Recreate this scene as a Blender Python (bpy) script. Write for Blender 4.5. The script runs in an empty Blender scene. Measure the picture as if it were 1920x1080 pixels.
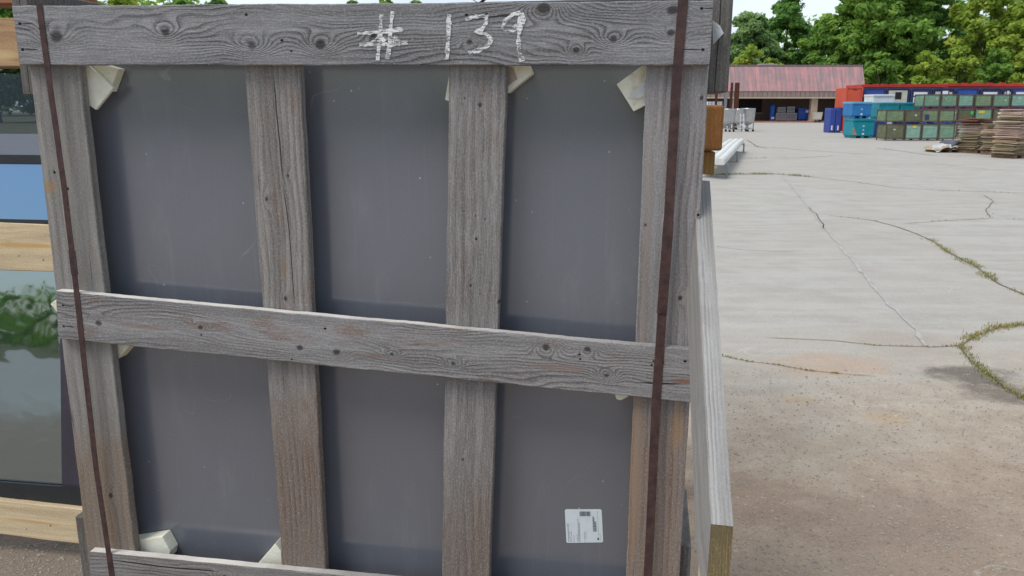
import bpy, bmesh, math, random
import numpy as np
from mathutils import Vector, Matrix, noise as mnoise

random.seed(7); RNG = np.random.default_rng(7)
SC = bpy.context.scene
COL = SC.collection
R = math.radians

# ------------------------------------------------------------------ camera
F = 1519.0                       # focal length in pixels of a 1920 wide picture
PITCH = math.atan(340.0 / F)
CAMZ = 1.5
cam_d = bpy.data.cameras.new('camera'); cam = bpy.data.objects.new('camera', cam_d); COL.objects.link(cam)
cam.location = (0, 0, CAMZ); cam.rotation_euler = (R(90) - PITCH, 0, 0)
cam_d.sensor_width = 36; cam_d.lens = F / 1920 * 36
cam_d.clip_start = 0.05; cam_d.clip_end = 2000
cam_d.dof.use_dof = True; cam_d.dof.focus_distance = 2.0; cam_d.dof.aperture_fstop = 22
SC.camera = cam

# ------------------------------------------------------------------ world, sun, exposure
TO_SUN = Vector((-0.40, -0.30, 0.87)).normalized()
w = bpy.data.worlds.new('World'); SC.world = w; w.use_nodes = True
nt = w.node_tree; nt.nodes.clear()
out = nt.nodes.new('ShaderNodeOutputWorld'); bg = nt.nodes.new('ShaderNodeBackground')
sky = nt.nodes.new('ShaderNodeTexSky'); sky.sky_type = 'NISHITA'; sky.sun_disc = False
sky.sun_elevation = math.asin(TO_SUN.z); sky.sun_rotation = math.atan2(TO_SUN.x, TO_SUN.y)
sky.air_density = 1.0; sky.dust_density = 2.0; sky.ozone_density = 1.0
tc = nt.nodes.new('ShaderNodeTexCoord'); mp = nt.nodes.new('ShaderNodeMapping'); mp.inputs['Scale'].default_value = (1, 1, 2.6)
nz = nt.nodes.new('ShaderNodeTexNoise'); nz.inputs['Scale'].default_value = 2.2; nz.inputs['Detail'].default_value = 6
cr = nt.nodes.new('ShaderNodeValToRGB'); cr.color_ramp.elements[0].position = .36; cr.color_ramp.elements[1].position = .56
cr.color_ramp.elements[0].color = (.38, .38, .38, 1)
mx = nt.nodes.new('ShaderNodeMix'); mx.data_type = 'RGBA'; mx.inputs[7].default_value = (5.9, 6.5, 7.2, 1)   # bright thin cloud
L = nt.links.new
L(tc.outputs['Generated'], mp.inputs['Vector']); L(mp.outputs['Vector'], nz.inputs['Vector']); L(nz.outputs['Fac'], cr.inputs['Fac'])
sx_ = nt.nodes.new('ShaderNodeSeparateXYZ'); L(tc.outputs['Generated'], sx_.inputs[0])
mr = nt.nodes.new('ShaderNodeMapRange'); mr.interpolation_type = 'SMOOTHSTEP'; L(sx_.outputs[1], mr.inputs[0])     # the cloud bank lies ahead, clear blue behind
for i_, q_ in ((1, -.85), (2, -.25), (3, .12), (4, 1.0)): mr.inputs[i_].default_value = q_
ml = nt.nodes.new('ShaderNodeMath'); ml.operation = 'MULTIPLY'; L(cr.outputs['Color'], ml.inputs[0]); L(mr.outputs[0], ml.inputs[1])
L(ml.outputs[0], mx.inputs[0]); L(sky.outputs['Color'], mx.inputs[6]); L(mx.outputs[2], bg.inputs['Color'])
bg.inputs['Strength'].default_value = 0.105
L(bg.outputs['Background'], out.inputs['Surface'])
sl = bpy.data.lights.new('sun', 'SUN'); sl.energy = 1.5; sl.angle = R(26); sl.color = (1.0, .965, .91)
so = bpy.data.objects.new('sun', sl); COL.objects.link(so); so.rotation_euler = TO_SUN.to_track_quat('Z', 'Y').to_euler(); so.location = (0, 0, 30)
SC.view_settings.view_transform = 'Standard'; SC.view_settings.look = 'None'
SC.view_settings.exposure = 0.55; SC.view_settings.gamma = 1.0

# ------------------------------------------------------------------ pixel <-> place
CP, SP = math.cos(PITCH), math.sin(PITCH)
def ray(x, y):
    u = (x - 960) / F; v = (y - 540) / F
    return Vector((u, CP - v * SP, -SP - v * CP))
def G(x, y, z=0.0):                       # where the line of sight meets a level z
    d = ray(x, y); t = (z - CAMZ) / d.z
    return Vector((d.x * t, d.y * t, z))
def AT(x, y, Y):                          # where it meets the plane at ground distance Y
    d = ray(x, y); t = Y / d.y
    return Vector((d.x * t, Y, CAMZ + d.z * t))

# ------------------------------------------------------------------ node helpers
class N:
    def __init__(s, name):
        s.m = bpy.data.materials.new(name); s.m.use_nodes = True
        s.t = s.m.node_tree; s.t.nodes.clear()
        s.o = s.t.nodes.new('ShaderNodeOutputMaterial')
        s.p = s.t.nodes.new('ShaderNodeBsdfPrincipled')
        s.t.links.new(s.p.outputs[0], s.o.inputs['Surface'])
    def link(s, a, b): s.t.links.new(a, b)
    def setin(s, sock, v):
        if isinstance(v, bpy.types.NodeSocket): s.link(v, sock)
        else: sock.default_value = v
    def m2(s, op, a, b=0.0, c=None, clamp=False):
        n = s.t.nodes.new('ShaderNodeMath'); n.operation = op; n.use_clamp = clamp
        s.setin(n.inputs[0], a); s.setin(n.inputs[1], b)
        if c is not None: s.setin(n.inputs[2], c)
        return n.outputs[0]
    def coord(s, kind='Object'):
        return s.t.nodes.new('ShaderNodeTexCoord').outputs[kind]
    def attr(s, name, out='Vector'):
        n = s.t.nodes.new('ShaderNodeAttribute'); n.attribute_name = name; return n.outputs[out]
    def sep(s, v):
        n = s.t.nodes.new('ShaderNodeSeparateXYZ'); s.setin(n.inputs[0], v); return n.outputs
    def comb(s, x, y, z):
        n = s.t.nodes.new('ShaderNodeCombineXYZ')
        for i, q in enumerate((x, y, z)): s.setin(n.inputs[i], q)
        return n.outputs[0]
    def map(s, v, scale=(1, 1, 1), loc=(0, 0, 0)):
        n = s.t.nodes.new('ShaderNodeMapping'); s.setin(n.inputs[0], v)
        n.inputs['Scale'].default_value = scale; n.inputs['Location'].default_value = loc
        return n.outputs[0]
    def noise(s, v, scale=1.0, detail=3, rough=.55, dist=0.0):
        n = s.t.nodes.new('ShaderNodeTexNoise'); s.setin(n.inputs['Vector'], v)
        n.inputs['Scale'].default_value = scale; n.inputs['Detail'].default_value = detail
        n.inputs['Roughness'].default_value = rough; n.inputs['Distortion'].default_value = dist
        return n.outputs['Fac']
    def voro(s, v, scale=1.0, out='Distance', feature='F1'):
        n = s.t.nodes.new('ShaderNodeTexVoronoi'); n.feature = feature; s.setin(n.inputs['Vector'], v)
        n.inputs['Scale'].default_value = scale
        return n.outputs[out]
    def ramp(s, f, a, b, lo=0.0, hi=1.0):
        n = s.t.nodes.new('ShaderNodeMapRange'); n.interpolation_type = 'SMOOTHSTEP'
        s.setin(n.inputs[0], f); n.inputs[1].default_value = a; n.inputs[2].default_value = b
        n.inputs[3].default_value = lo; n.inputs[4].default_value = hi
        return n.outputs[0]
    def mix(s, f, a, b, mode='MIX'):
        n = s.t.nodes.new('ShaderNodeMix'); n.data_type = 'RGBA'; n.blend_type = mode
        s.setin(n.inputs[0], f)
        for i, q in ((6, a), (7, b)):
            if isinstance(q, tuple): q = (q + (1,))[:4]
            s.setin(n.inputs[i], q)
        return n.outputs[2]
    def bump(s, h, strength=.5, dist=.002):
        n = s.t.nodes.new('ShaderNodeBump'); n.inputs['Strength'].default_value = strength; n.inputs['Distance'].default_value = dist
        s.setin(n.inputs['Height'], h); s.link(n.outputs[0], s.p.inputs['Normal'])
    def base(s, c, rough=.8, spec=.3, metal=0.0):
        if isinstance(c, tuple): c = (c + (1,))[:4]
        s.setin(s.p.inputs['Base Color'], c); s.setin(s.p.inputs['Roughness'], rough)
        s.p.inputs['Specular IOR Level'].default_value = spec; s.p.inputs['Metallic'].default_value = metal
        return s.m

def plain(name, c, rough=.6, var=.25, scale=3.0, grime=(.08, .07, .06), grime_amt=.35, spec=.35, metal=0.0):
    n = N(name); v = n.coord()
    f = n.noise(v, scale, 5, .65)
    c2 = tuple(x * (1 - var) for x in c)
    col = n.mix(n.ramp(f, .35, .65), c, c2)
    g = n.ramp(n.noise(n.map(v, (1, 1, .45)), scale * 2.3, 6, .7), .56, .74, 0, grime_amt)
    col = n.mix(g, col, grime)
    oi = n.t.nodes.new('ShaderNodeObjectInfo'); rn = n.m2('MULTIPLY', n.m2('SUBTRACT', oi.outputs['Random'], .5), 2.0)
    col = n.mix(n.ramp(rn, 0, 1, 0, .22), col, tuple(min(.85, x * 1.35 + .03) for x in c)); col = n.mix(n.ramp(rn, -1, 0, .22, 0), col, tuple(x * .6 for x in c))
    n.bump(n.noise(v, scale * 14, 3), .12, .01)
    return n.base(col, rough, spec, metal)

def wood(name, light, dark, spacing=.009, warp=.02, contrast=.55, knots=(), tint=(.2, .12, .07), tint_amt=.25, seed=0.0,
         fibre=.3, brown_from=None, brown=(.17, .125, .085), holes=(), cracks=(), rough=.88, speck=1.0, spots=(), depth=.0008, axis_scale=1.0, arris=None):
    """grain field from the board's own coordinates (along, across, depth) held in the attribute 'grain'"""
    n = N(name)
    a, c, dd = n.sep(n.attr('grain'))[0:3]
    big = n.noise(n.comb(n.m2('MULTIPLY', a, 2.2 * axis_scale), n.m2('MULTIPLY', c, 7.0), n.m2('ADD', n.m2('MULTIPLY', dd, 6), seed)), 1.0, 2, .5)
    mid = n.noise(n.comb(n.m2('MULTIPLY', a, 14.0 * axis_scale), n.m2('MULTIPLY', c, 30.0), seed + 3.1), 1.0, 2, .5)
    s = n.m2('ADD', c, n.m2('MULTIPLY', n.m2('SUBTRACT', big, .5), warp * 4))
    s = n.m2('ADD', s, n.m2('MULTIPLY', n.m2('SUBTRACT', mid, .5), min(.009, warp * .3)))
    s = n.m2('ADD', s, n.m2('MULTIPLY', dd, .9))
    core = None
    for (ka, kc, kr, amp, kl) in knots:
        da = n.m2('MULTIPLY', n.m2('SUBTRACT', a, ka), 1.0 / (kr * kl)); dc = n.m2('MULTIPLY', n.m2('SUBTRACT', c, kc), 1.0 / (kr * 1.5))
        r2 = n.m2('ADD', n.m2('MULTIPLY', da, da), n.m2('MULTIPLY', dc, dc))
        g = n.m2('EXPONENT', n.m2('MULTIPLY', r2, -1.0), 0)
        s = n.m2('ADD', s, n.m2('MULTIPLY', g, amp * 1.6))
        q = n.m2('ADD', n.m2('MULTIPLY', n.m2('MULTIPLY', da, da), kl * kl * 1.0), n.m2('MULTIPLY', n.m2('MULTIPLY', dc, dc), 2.25 * 1.7))
        q = n.m2('ADD', q, n.m2('MULTIPLY', n.m2('SUBTRACT', mid, .5), 1.2))
        k = n.ramp(q, .08, .95, 1, 0)
        core = k if core is None else n.m2('MAXIMUM', core, k)
    ph = n.m2('DIVIDE', s, spacing)
    fr = n.m2('FRACT', ph)
    line = n.m2('MULTIPLY', n.ramp(fr, .25, .88), n.ramp(fr, .9, 1.0, 1, 0))
    reg = n.ramp(n.noise(n.comb(n.m2('MULTIPLY', a, 3.0), n.m2('MULTIPLY', c, 12.0), seed + 9.0), 1.0, 2), .36, .62, .12, 1)
    line = n.m2('MULTIPLY', line, reg)
    fib = n.noise(n.comb(n.m2('MULTIPLY', a, 22.0), n.m2('MULTIPLY', c, 420.0), n.m2('ADD', n.m2('MULTIPLY', dd, 420.0), seed)), 1.0, 3, .7)
    rough_f = n.noise(n.comb(n.m2('MULTIPLY', a, 160.0), n.m2('MULTIPLY', c, 300.0), n.m2('MULTIPLY', dd, 200.0)), 1.0, 2, .7)
    stk = n.noise(n.comb(n.m2('MULTIPLY', a, 1.6), n.m2('MULTIPLY', c, 36.0), n.m2('ADD', n.m2('MULTIPLY', dd, 20), seed + 5)), 1.0, 3, .6)
    blot = n.noise(n.comb(n.m2('MULTIPLY', a, 5.0), n.m2('MULTIPLY', c, 9.0), seed + 14), 1.0, 4, .65)
    lightc, darkc = light, dark
    base = n.mix(n.ramp(stk, .3, .7), lightc, tuple(x * .66 for x in light))
    base = n.mix(n.m2('MULTIPLY', n.ramp(blot, .45, .72), .45), base, tuple(x * .62 for x in light))
    if brown_from is not None:
        bf = n.ramp(n.m2('ADD', a, n.m2('MULTIPLY', n.m2('SUBTRACT', blot, .5), .5)), brown_from[0], brown_from[1])
        base = n.mix(n.m2('MULTIPLY', bf, n.ramp(stk, .2, .75, 1, .45)), base, brown)
    tn = n.ramp(n.noise(n.comb(n.m2('MULTIPLY', a, 7.0), n.m2('MULTIPLY', c, 26.0), seed + 21), 1.0, 3), .56, .72, 0, tint_amt)
    base = n.mix(tn, base, tint)
    col = n.mix(n.m2('MULTIPLY', line, contrast), base, darkc)
    col = n.mix(n.ramp(fib, .34, .74, fibre, 0), col, darkc)
    col = n.mix(n.ramp(fib, .55, .8, 0, fibre * .7), col, tuple(min(.85, x * 1.55) for x in light))
    col = n.mix(n.ramp(rough_f, .50, .72, 0, .34 * speck), col, tuple(min(.8, x * 1.5) for x in light)); col = n.mix(n.ramp(rough_f, .28, .48, .30 * speck, 0), col, darkc)
    chk = n.noise(n.comb(n.m2('MULTIPLY', a, 4.5), n.m2('MULTIPLY', s, 190.0), seed + 40), 1.0, 2, .5)
    chk = n.m2('MULTIPLY', n.ramp(chk, .67, .73, 0, speck), n.ramp(blot, .42, .6)); col = n.mix(n.m2('MULTIPLY', chk, .75), col, (.02, .018, .017))
    h = n.m2('SUBTRACT', n.m2('ADD', n.m2('MULTIPLY', fib, .5), n.m2('MULTIPLY', rough_f, .45)), n.m2('MULTIPLY', line, contrast))
    if core is not None:
        col = n.mix(n.m2('MULTIPLY', core, .85), col, (.036, .030, .027)); h = n.m2('SUBTRACT', h, n.m2('MULTIPLY', core, .5))
    for (ha, hc, hr, tail) in holes:                   # nail holes with a short split along the grain
        da = n.m2('SUBTRACT', a, ha); dc = n.m2('SUBTRACT', c, hc)
        d1 = n.m2('ADD', n.m2('MULTIPLY', da, da), n.m2('MULTIPLY', n.m2('MULTIPLY', dc, dc), 1.6))
        k = n.ramp(d1, (hr * .6) ** 2, (hr * 1.25) ** 2, 1, 0)
        if tail:
            dt = n.m2('MULTIPLY', n.m2('SUBTRACT', da, tail * .5), 1 / (abs(tail) * .5)); dy = n.m2('DIVIDE', n.m2('ADD', dc, n.m2('MULTIPLY', n.m2('SUBTRACT', mid, .5), .008)), .0018)
            k2 = n.ramp(n.m2('ADD', n.m2('MULTIPLY', dt, dt), n.m2('MULTIPLY', dy, dy)), .5, 1.1, .8, 0)
            k = n.m2('MAXIMUM', k, k2)
        col = n.mix(k, col, (.012, .011, .011)); h = n.m2('SUBTRACT', h, n.m2('MULTIPLY', k, 1.2))
    for (a0, a1, c0, slope, wd) in cracks:             # long drying checks
        yy = n.m2('SUBTRACT', n.m2('SUBTRACT', c, c0), n.m2('MULTIPLY', n.m2('SUBTRACT', a, a0), slope))
        yy = n.m2('ABSOLUTE', n.m2('ADD', yy, n.m2('MULTIPLY', n.m2('SUBTRACT', big, .5), .03)), 0)
        k = n.m2('MULTIPLY', n.ramp(yy, wd * .4, wd, 1, 0), n.m2('MULTIPLY', n.ramp(a, a0, a0 + .05), n.ramp(a, a1 - .06, a1, 1, 0)))
        col = n.mix(n.m2('MULTIPLY', k, .9), col, (.012, .011, .01)); h = n.m2('SUBTRACT', h, k)
    for (sa, sc_, ra, rc, colr, amt) in spots:         # stains with an outline of their own
        da = n.m2('DIVIDE', n.m2('SUBTRACT', a, sa), ra); dc = n.m2('DIVIDE', n.m2('SUBTRACT', c, sc_), rc)
        q = n.m2('ADD', n.m2('ADD', n.m2('MULTIPLY', da, da), n.m2('MULTIPLY', dc, dc)), n.m2('MULTIPLY', n.m2('SUBTRACT', stk, .5), 3.2))
        col = n.mix(n.ramp(q, .25, 1.3, amt, 0), col, colr)
    if arris:                                          # light from above, painted as a paler upper edge
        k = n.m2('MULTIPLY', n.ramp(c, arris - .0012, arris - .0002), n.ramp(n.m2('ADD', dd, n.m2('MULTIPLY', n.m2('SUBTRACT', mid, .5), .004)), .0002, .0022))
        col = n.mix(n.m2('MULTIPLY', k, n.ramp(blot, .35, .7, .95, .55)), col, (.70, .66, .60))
    n.bump(h, .75, depth)
    return n.base(col, rough, .2)

# ------------------------------------------------------------------ object helpers
def props(o, label=None, cat=None, group=None, kind=None):
    if label: o['label'] = label
    if cat: o['category'] = cat
    if group: o['group'] = group
    if kind: o['kind'] = kind
    return o
def empty(name, loc=(0, 0, 0), rz=0.0, label=None, cat=None, group=None):
    o = bpy.data.objects.new(name, None); COL.objects.link(o); o.empty_display_size = .2
    o.location = loc; o.rotation_euler = (0, 0, rz)
    return props(o, label, cat, group)
class MB:
    def __init__(s): s.v = []; s.f = []; s.g = []; s.mi = []
    def add(s, vs, fs, gs=None, mi=0):
        b = len(s.v); s.v += [tuple(x) for x in vs]; s.f += [tuple(b + i for i in f) for f in fs]
        s.g += [tuple(x) for x in (gs if gs is not None else vs)]; s.mi += [mi] * len(fs)
    def box(s, x0, x1, y0, y1, z0, z1, M=None, mi=0, j=0.0):
        vs = [Vector((x, y, z)) for z in (z0, z1) for y in (y0, y1) for x in (x0, x1)]
        if j: vs = [v + Vector((random.uniform(-j, j), random.uniform(-j, j), random.uniform(-j, j) * .5)) for v in vs]
        g = [(v.x, v.z, v.y) for v in vs]
        if M is not None: vs = [M @ v for v in vs]
        s.add(vs, [(0, 2, 3, 1), (4, 5, 7, 6), (0, 1, 5, 4), (2, 6, 7, 3), (0, 4, 6, 2), (1, 3, 7, 5)], g, mi)
    def rings(s, rings, cap0=True, cap1=True, mi=0, closed=True):
        n = len(rings[0]); vs = [p for r in rings for p in r]; fs = []
        for i in range(len(rings) - 1):
            for k in range(n if closed else n - 1):
                k2 = (k + 1) % n
                fs.append((i * n + k, i * n + k2, (i + 1) * n + k2, (i + 1) * n + k))
        if cap0: fs.append(tuple(reversed(range(n))))
        if cap1: fs.append(tuple((len(rings) - 1) * n + k for k in range(n)))
        s.add(vs, fs, None, mi)
    def lathe(s, prof, n=20, M=None, cap0=True, cap1=True, mi=0):
        rs = []
        for (r, z) in prof:
            ring = [Vector((r * math.cos(2 * math.pi * k / n), r * math.sin(2 * math.pi * k / n), z)) for k in range(n)]
            rs.append([M @ p for p in ring] if M is not None else ring)
        s.rings(rs, cap0, cap1, mi)
    def tube(s, a, b, r0, r1=None, n=8, mi=0):
        a = Vector(a); b = Vector(b); r1 = r0 if r1 is None else r1
        q = (b - a).to_track_quat('Z', 'Y')
        rs = []
        for p, r in ((a, r0), (b, r1)):
            rs.append([p + q @ Vector((r * math.cos(2 * math.pi * k / n), r * math.sin(2 * math.pi * k / n), 0)) for k in range(n)])
        s.rings(rs, mi=mi)
    def build(s, name, mat, parent=None, smooth=False, bevel=0.0, fix=True, seg=1):
        me = bpy.data.meshes.new(name); me.from_pydata(s.v, [], s.f)
        at = me.attributes.new('grain', 'FLOAT_VECTOR', 'POINT'); at.data.foreach_set('vector', np.array(s.g, dtype=np.float32).ravel())
        mats = mat if isinstance(mat, (list, tuple)) else [mat]
        for m in mats: me.materials.append(m)
        if len(mats) > 1: me.polygons.foreach_set('material_index', np.array(s.mi, dtype=np.int32))
        if fix or bevel:
            bm = bmesh.new(); bm.from_mesh(me)
            bmesh.ops.recalc_face_normals(bm, faces=bm.faces)
            if bevel:
                es = [e for e in bm.edges if len(e.link_faces) == 2 and e.calc_face_angle(0) > .6]
                bmesh.ops.bevel(bm, geom=es, offset=bevel, segments=seg, affect='EDGES', profile=.6)
            bm.to_mesh(me); bm.free()
        if smooth: me.polygons.foreach_set('use_smooth', [True] * len(me.polygons))
        o = bpy.data.objects.new(name, me); COL.objects.link(o)
        if parent is not None: o.parent = parent
        return o
def copy_tree(o, parent=None):
    c = o.copy(); COL.objects.link(c)
    if parent is not None: c.parent = parent
    for ch in list(o.children): copy_tree(ch, c)
    return c

# ------------------------------------------------------------------ ground (structure)
def ground_material():
    n = N('worn concrete'); v = n.coord(); x, y, z = n.sep(v)[0:3]
    big = n.noise(v, .35, 5, .6); mid = n.noise(v, 2.2, 6, .65); fine = n.noise(v, 55, 3, .7); grit = n.voro(v, 95)
    sweep = n.noise(n.map(v, (.5, 3.0, 1)), 1.3, 5, .65)
    col = n.mix(n.ramp(mid, .3, .7), (.40, .376, .335), (.34, .317, .28))
    col = n.mix(n.ramp(sweep, .42, .66, 0, .55), col, (.43, .415, .39))
    col = n.mix(n.ramp(big, .48, .66, 0, .5), col, (.37, .335, .29))
    mott = n.noise(v, 5.5, 7, .72)
    # soil trodden over the near slab
    edge = n.m2('ADD', y, n.m2('MULTIPLY', n.m2('SUBTRACT', mid, .5), 2.2))
    edge = n.m2('ADD', edge, n.m2('MULTIPLY', n.m2('SUBTRACT', big, .5), 2.0))
    dirt = n.m2('MULTIPLY', n.ramp(edge, 2.9, 5.6, 1, 0), n.ramp(edge, -4.0, -.5))
    dirtc = n.mix(n.ramp(n.noise(v, 6, 6, .7), .35, .65), (.40, .325, .242), (.30, .232, .165))
    dirtc = n.mix(n.ramp(n.noise(v, 1.7, 4, .6), .5, .7, 0, .7), dirtc, (.40, .352, .28))
    dirtc = n.mix(n.ramp(n.m2('ADD', n.m2('ADD', y, n.m2('MULTIPLY', n.m2('SUBTRACT', mott, .5), 1.6)), n.m2('MULTIPLY', n.m2('SUBTRACT', mid, .5), 1.6)), 2.1, 4.2, .82, 0), dirtc, (.235, .165, .112))
    col = n.mix(n.m2('MULTIPLY', dirt, .88), col, dirtc)
    def blob(px, py, rx, ry, colr, amt):
        nonlocal col
        c0 = G(px, py)
        dx = n.m2('DIVIDE', n.m2('SUBTRACT', x, c0.x), rx); dy = n.m2('DIVIDE', n.m2('SUBTRACT', y, c0.y), ry)
        q = n.m2('ADD', n.m2('ADD', n.m2('MULTIPLY', dx, dx), n.m2('MULTIPLY', dy, dy)), n.m2('MULTIPLY', n.m2('SUBTRACT', mott, .5), 3.6))
        col = n.mix(n.ramp(q, .1, 1.5, amt, 0), col, colr)
    blob(1815, 702, .26, .17, (.115, .095, .078), .85); blob(1885, 738, .24, .16, (.12, .10, .082), .8)
    blob(1560, 684, .36, .24, (.42, .27, .17), .42); blob(1500, 750, .10, .07, (.40, .27, .13), .4); blob(1660, 785, .12, .08, (.40, .27, .14), .35)
    blob(1700, 640, .35, .3, (.33, .27, .22), .5); blob(1400, 940, .30, .22, (.215, .155, .115), .6); blob(1640, 970, .5, .22, (.215, .16, .12), .5)
    blob(60, 1050, .5, .3, (.16, .125, .095), .8)
    col = n.mix(n.ramp(grit, .05, .22, .38, 0), col, (.12, .10, .085))
    ag = n.ramp(n.noise(v, 130, 2, .8), .60, .72, 0, .55); col = n.mix(ag, col, (.55, .52, .48))
    col = n.mix(n.ramp(fine, .58, .75, 0, .4), col, (.17, .145, .125))
    chips = n.m2('MULTIPLY', n.ramp(n.voro(v, 17), .0, .10, 1, 0), n.ramp(n.noise(v, 2.7, 4, .7), .54, .66))
    col = n.mix(n.m2('MULTIPLY', chips, .8), col, (.72, .70, .67))
    for sc_, th_, am_, cc_ in ((24, .58, .32, (.17, .13, .095)), (38, .58, .45, (.58, .54, .47)), (80, .56, .6, (.12, .095, .072)), (110, .58, .45, (.60, .56, .50))):
        col = n.mix(n.m2('MULTIPLY', n.ramp(n.noise(n.map(v, (1, 1, 1), (sc_, 0, 0)), sc_, 4, .75), th_, th_ + .12, 0, am_), n.ramp(y, 4, 14, 1, .35)), col, cc_)
    scr = n.m2('MULTIPLY', n.ramp(n.m2('ABSOLUTE', n.m2('SUBTRACT', n.noise(v, 1.1, 3, .6, .5), .5), 0), 0, .006, 1, 0), n.ramp(n.noise(v, 1.9, 5, .75), .5, .62))
    col = n.mix(n.m2('MULTIPLY', scr, .3), col, (.58, .56, .53))
    h = n.m2('ADD', n.m2('MULTIPLY', fine, .5), n.m2('ADD', n.m2('MULTIPLY', mid, .8), n.m2('MULTIPLY', grit, .3)))
    n.bump(h, .6, .006)
    return n.base(col, .92, .2)
M_GROUND = ground_material()
mb = MB(); xs = [-700, -60, -6, 0, 6, 60, 700]; ys = [-700, -60, -6, 0, 6, 60, 700]
mb.add([(x, y, 0) for y in ys for x in xs], [(j * 7 + i, j * 7 + i + 1, (j + 1) * 7 + i + 1, (j + 1) * 7 + i) for j in range(6) for i in range(6)])
props(mb.build('pavement', M_GROUND), kind='structure')

def verge_mat():
    n = N('rough grass verge'); v = n.coord()
    c = n.mix(n.ramp(n.noise(v, .8, 6, .7), .35, .65), (.10, .115, .045), (.19, .165, .095))
    c = n.mix(n.ramp(n.noise(v, 6, 4, .7), .5, .7, 0, .6), c, (.05, .075, .022)); n.bump(n.noise(v, 12, 4), .8, .08)
    return n.base(c, .95, .1)
M_VERGE = verge_mat()
mb = MB()
mb.add([(-160, 47, .02), (-12, 47, .02), (-9, 97, .02), (150, 97, .02), (150, 220, .02), (-160, 220, .02)], [(0, 1, 2, 3, 4, 5)])
props(mb.build('grass_verge', M_VERGE), kind='structure')
mb = MB(); mb.add([(-160, -120, .02), (90, -120, .02), (90, -26, .02), (-160, -22, .02)], [(0, 1, 2, 3)])
props(mb.build('grass_verge', M_VERGE), kind='structure')

# ---- cracks in the slab and what grows in them
M_CRACK = plain('crack soil', (.135, .115, .09), .95, .4, 9, (.06, .05, .04), .6)
M_SEAM = plain('pale seam', (.405, .388, .36), .9, .25, 5, (.33, .31, .28), .7)
CR = {
 'far kerb': [[(1328, 329), (1380, 327), (1460, 327), (1530, 333), (1600, 341), (1680, 352), (1760, 357), (1850, 360), (1960, 364)], .020],
 'wide': [[(1548, 404), (1590, 408), (1640, 414), (1690, 428), (1745, 450), (1780, 475), (1830, 500), (1860, 525), (1900, 545), (1960, 572)], .018],
 'mid': [[(1690, 420), (1760, 415), (1850, 410), (1960, 413)], .013],
 'fork': [[(1430, 633), (1500, 636), (1560, 639), (1640, 648), (1750, 651), (1800, 648), (1830, 630), (1870, 615), (1960, 604)], .008],
 'fork leg': [[(1800, 648), (1820, 675), (1850, 700), (1880, 725), (1960, 775)], .012],
 'near': [[(1352, 667), (1400, 678), (1460, 685), (1510, 695), (1580, 702), (1640, 706)], .006],
 'left': [[(1338, 462), (1400, 470), (1470, 472), (1500, 471)], .006],
 'slot': [[(1515, 388), (1530, 402), (1548, 430)], .015],
 'back one': [[(1338, 298), (1400, 297), (1500, 296), (1560, 293)], .03],
 'back two': [[(1640, 277), (1700, 285), (1750, 292), (1850, 293), (1960, 296)], .035],
 'back three': [[(1380, 272), (1440, 276), (1520, 283), (1640, 290)], .03],
 'back four': [[(1560, 303), (1650, 309), (1760, 308), (1850, 318), (1960, 324)], .02],
 'side': [[(1845, 366), (1862, 378), (1848, 395), (1858, 409)], .012],
 'thin': [[(1640, 437), (1760, 441), (1870, 443), (1960, 446)], .005],
 'back five': [[(1400, 262), (1420, 275), (1440, 279)], .05],
}
def resample(pts, step):
    out = [pts[0]]
    for a, b in zip(pts, pts[1:]):
        k = max(1, int((b - a).length / step))
        for i in range(1, k + 1): out.append(a.lerp(b, i / k))
    return out
CRACK_PTS = {}
def strip(path, width, z, jit, wj=.5):
    m = MB(); vs = []
    for i, p in enumerate(path):
        t = (path[min(i + 1, len(path) - 1)] - path[max(i - 1, 0)]).normalized(); nrm = Vector((-t.y, t.x, 0))
        off = (mnoise.noise(p * 9) * jit) + mnoise.noise(p * 2.3) * jit * 2
        wd = width * (.35 + wj * (1 + mnoise.noise(p * 6 + Vector((5, 0, 0)))) ) * min(1, (i + .3) / 3, (len(path) - i) / 3)
        vs += [p + nrm * (off + wd / 2) + Vector((0, 0, z)), p + nrm * (off - wd / 2) + Vector((0, 0, z))]
    m.add(vs, [(2 * i, 2 * i + 2, 2 * i + 3, 2 * i + 1) for i in range(len(path) - 1)])
    return m
for nm, (pp, wd) in CR.items():
    g = [G(*p) for p in pp]; path = resample(g, max(.02, g[0].y * .006)); CRACK_PTS[nm] = path
    props(strip(path, wd, .004, min(.012, wd * .8)).build('pavement_crack', M_CRACK, fix=False), kind='structure')
for pp, wd in (([(1455, 318), (1500, 368), (1548, 430), (1600, 490), (1650, 550), (1700, 607), (1738, 650)], .034), ([(1400, 690), (1335, 500)], .0)):
    if wd:
        g = [G(*p) for p in pp]; props(strip(resample(g, .08), wd, .004, .02, .6).build('pavement_seam', M_SEAM, fix=False), kind='structure')
def blade_mat(name, a, b):
    n = N(name); f = n.attr('tone', 'Fac'); col = n.mix(f, a, b)
    d = n.t.nodes.new('ShaderNodeBsdfTranslucent'); n.setin(d.inputs[0], col)
    ms = n.t.nodes.new('ShaderNodeMixShader'); ms.inputs[0].default_value = .25
    n.base(col, .7, .15); n.link(n.p.outputs[0], ms.inputs[1]); n.link(d.outputs[0], ms.inputs[2]); n.link(ms.outputs[0], n.o.inputs['Surface'])
    return n.m
M_BLADE = blade_mat('weed blades', (.13, .19, .03), (.38, .31, .13))
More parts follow.
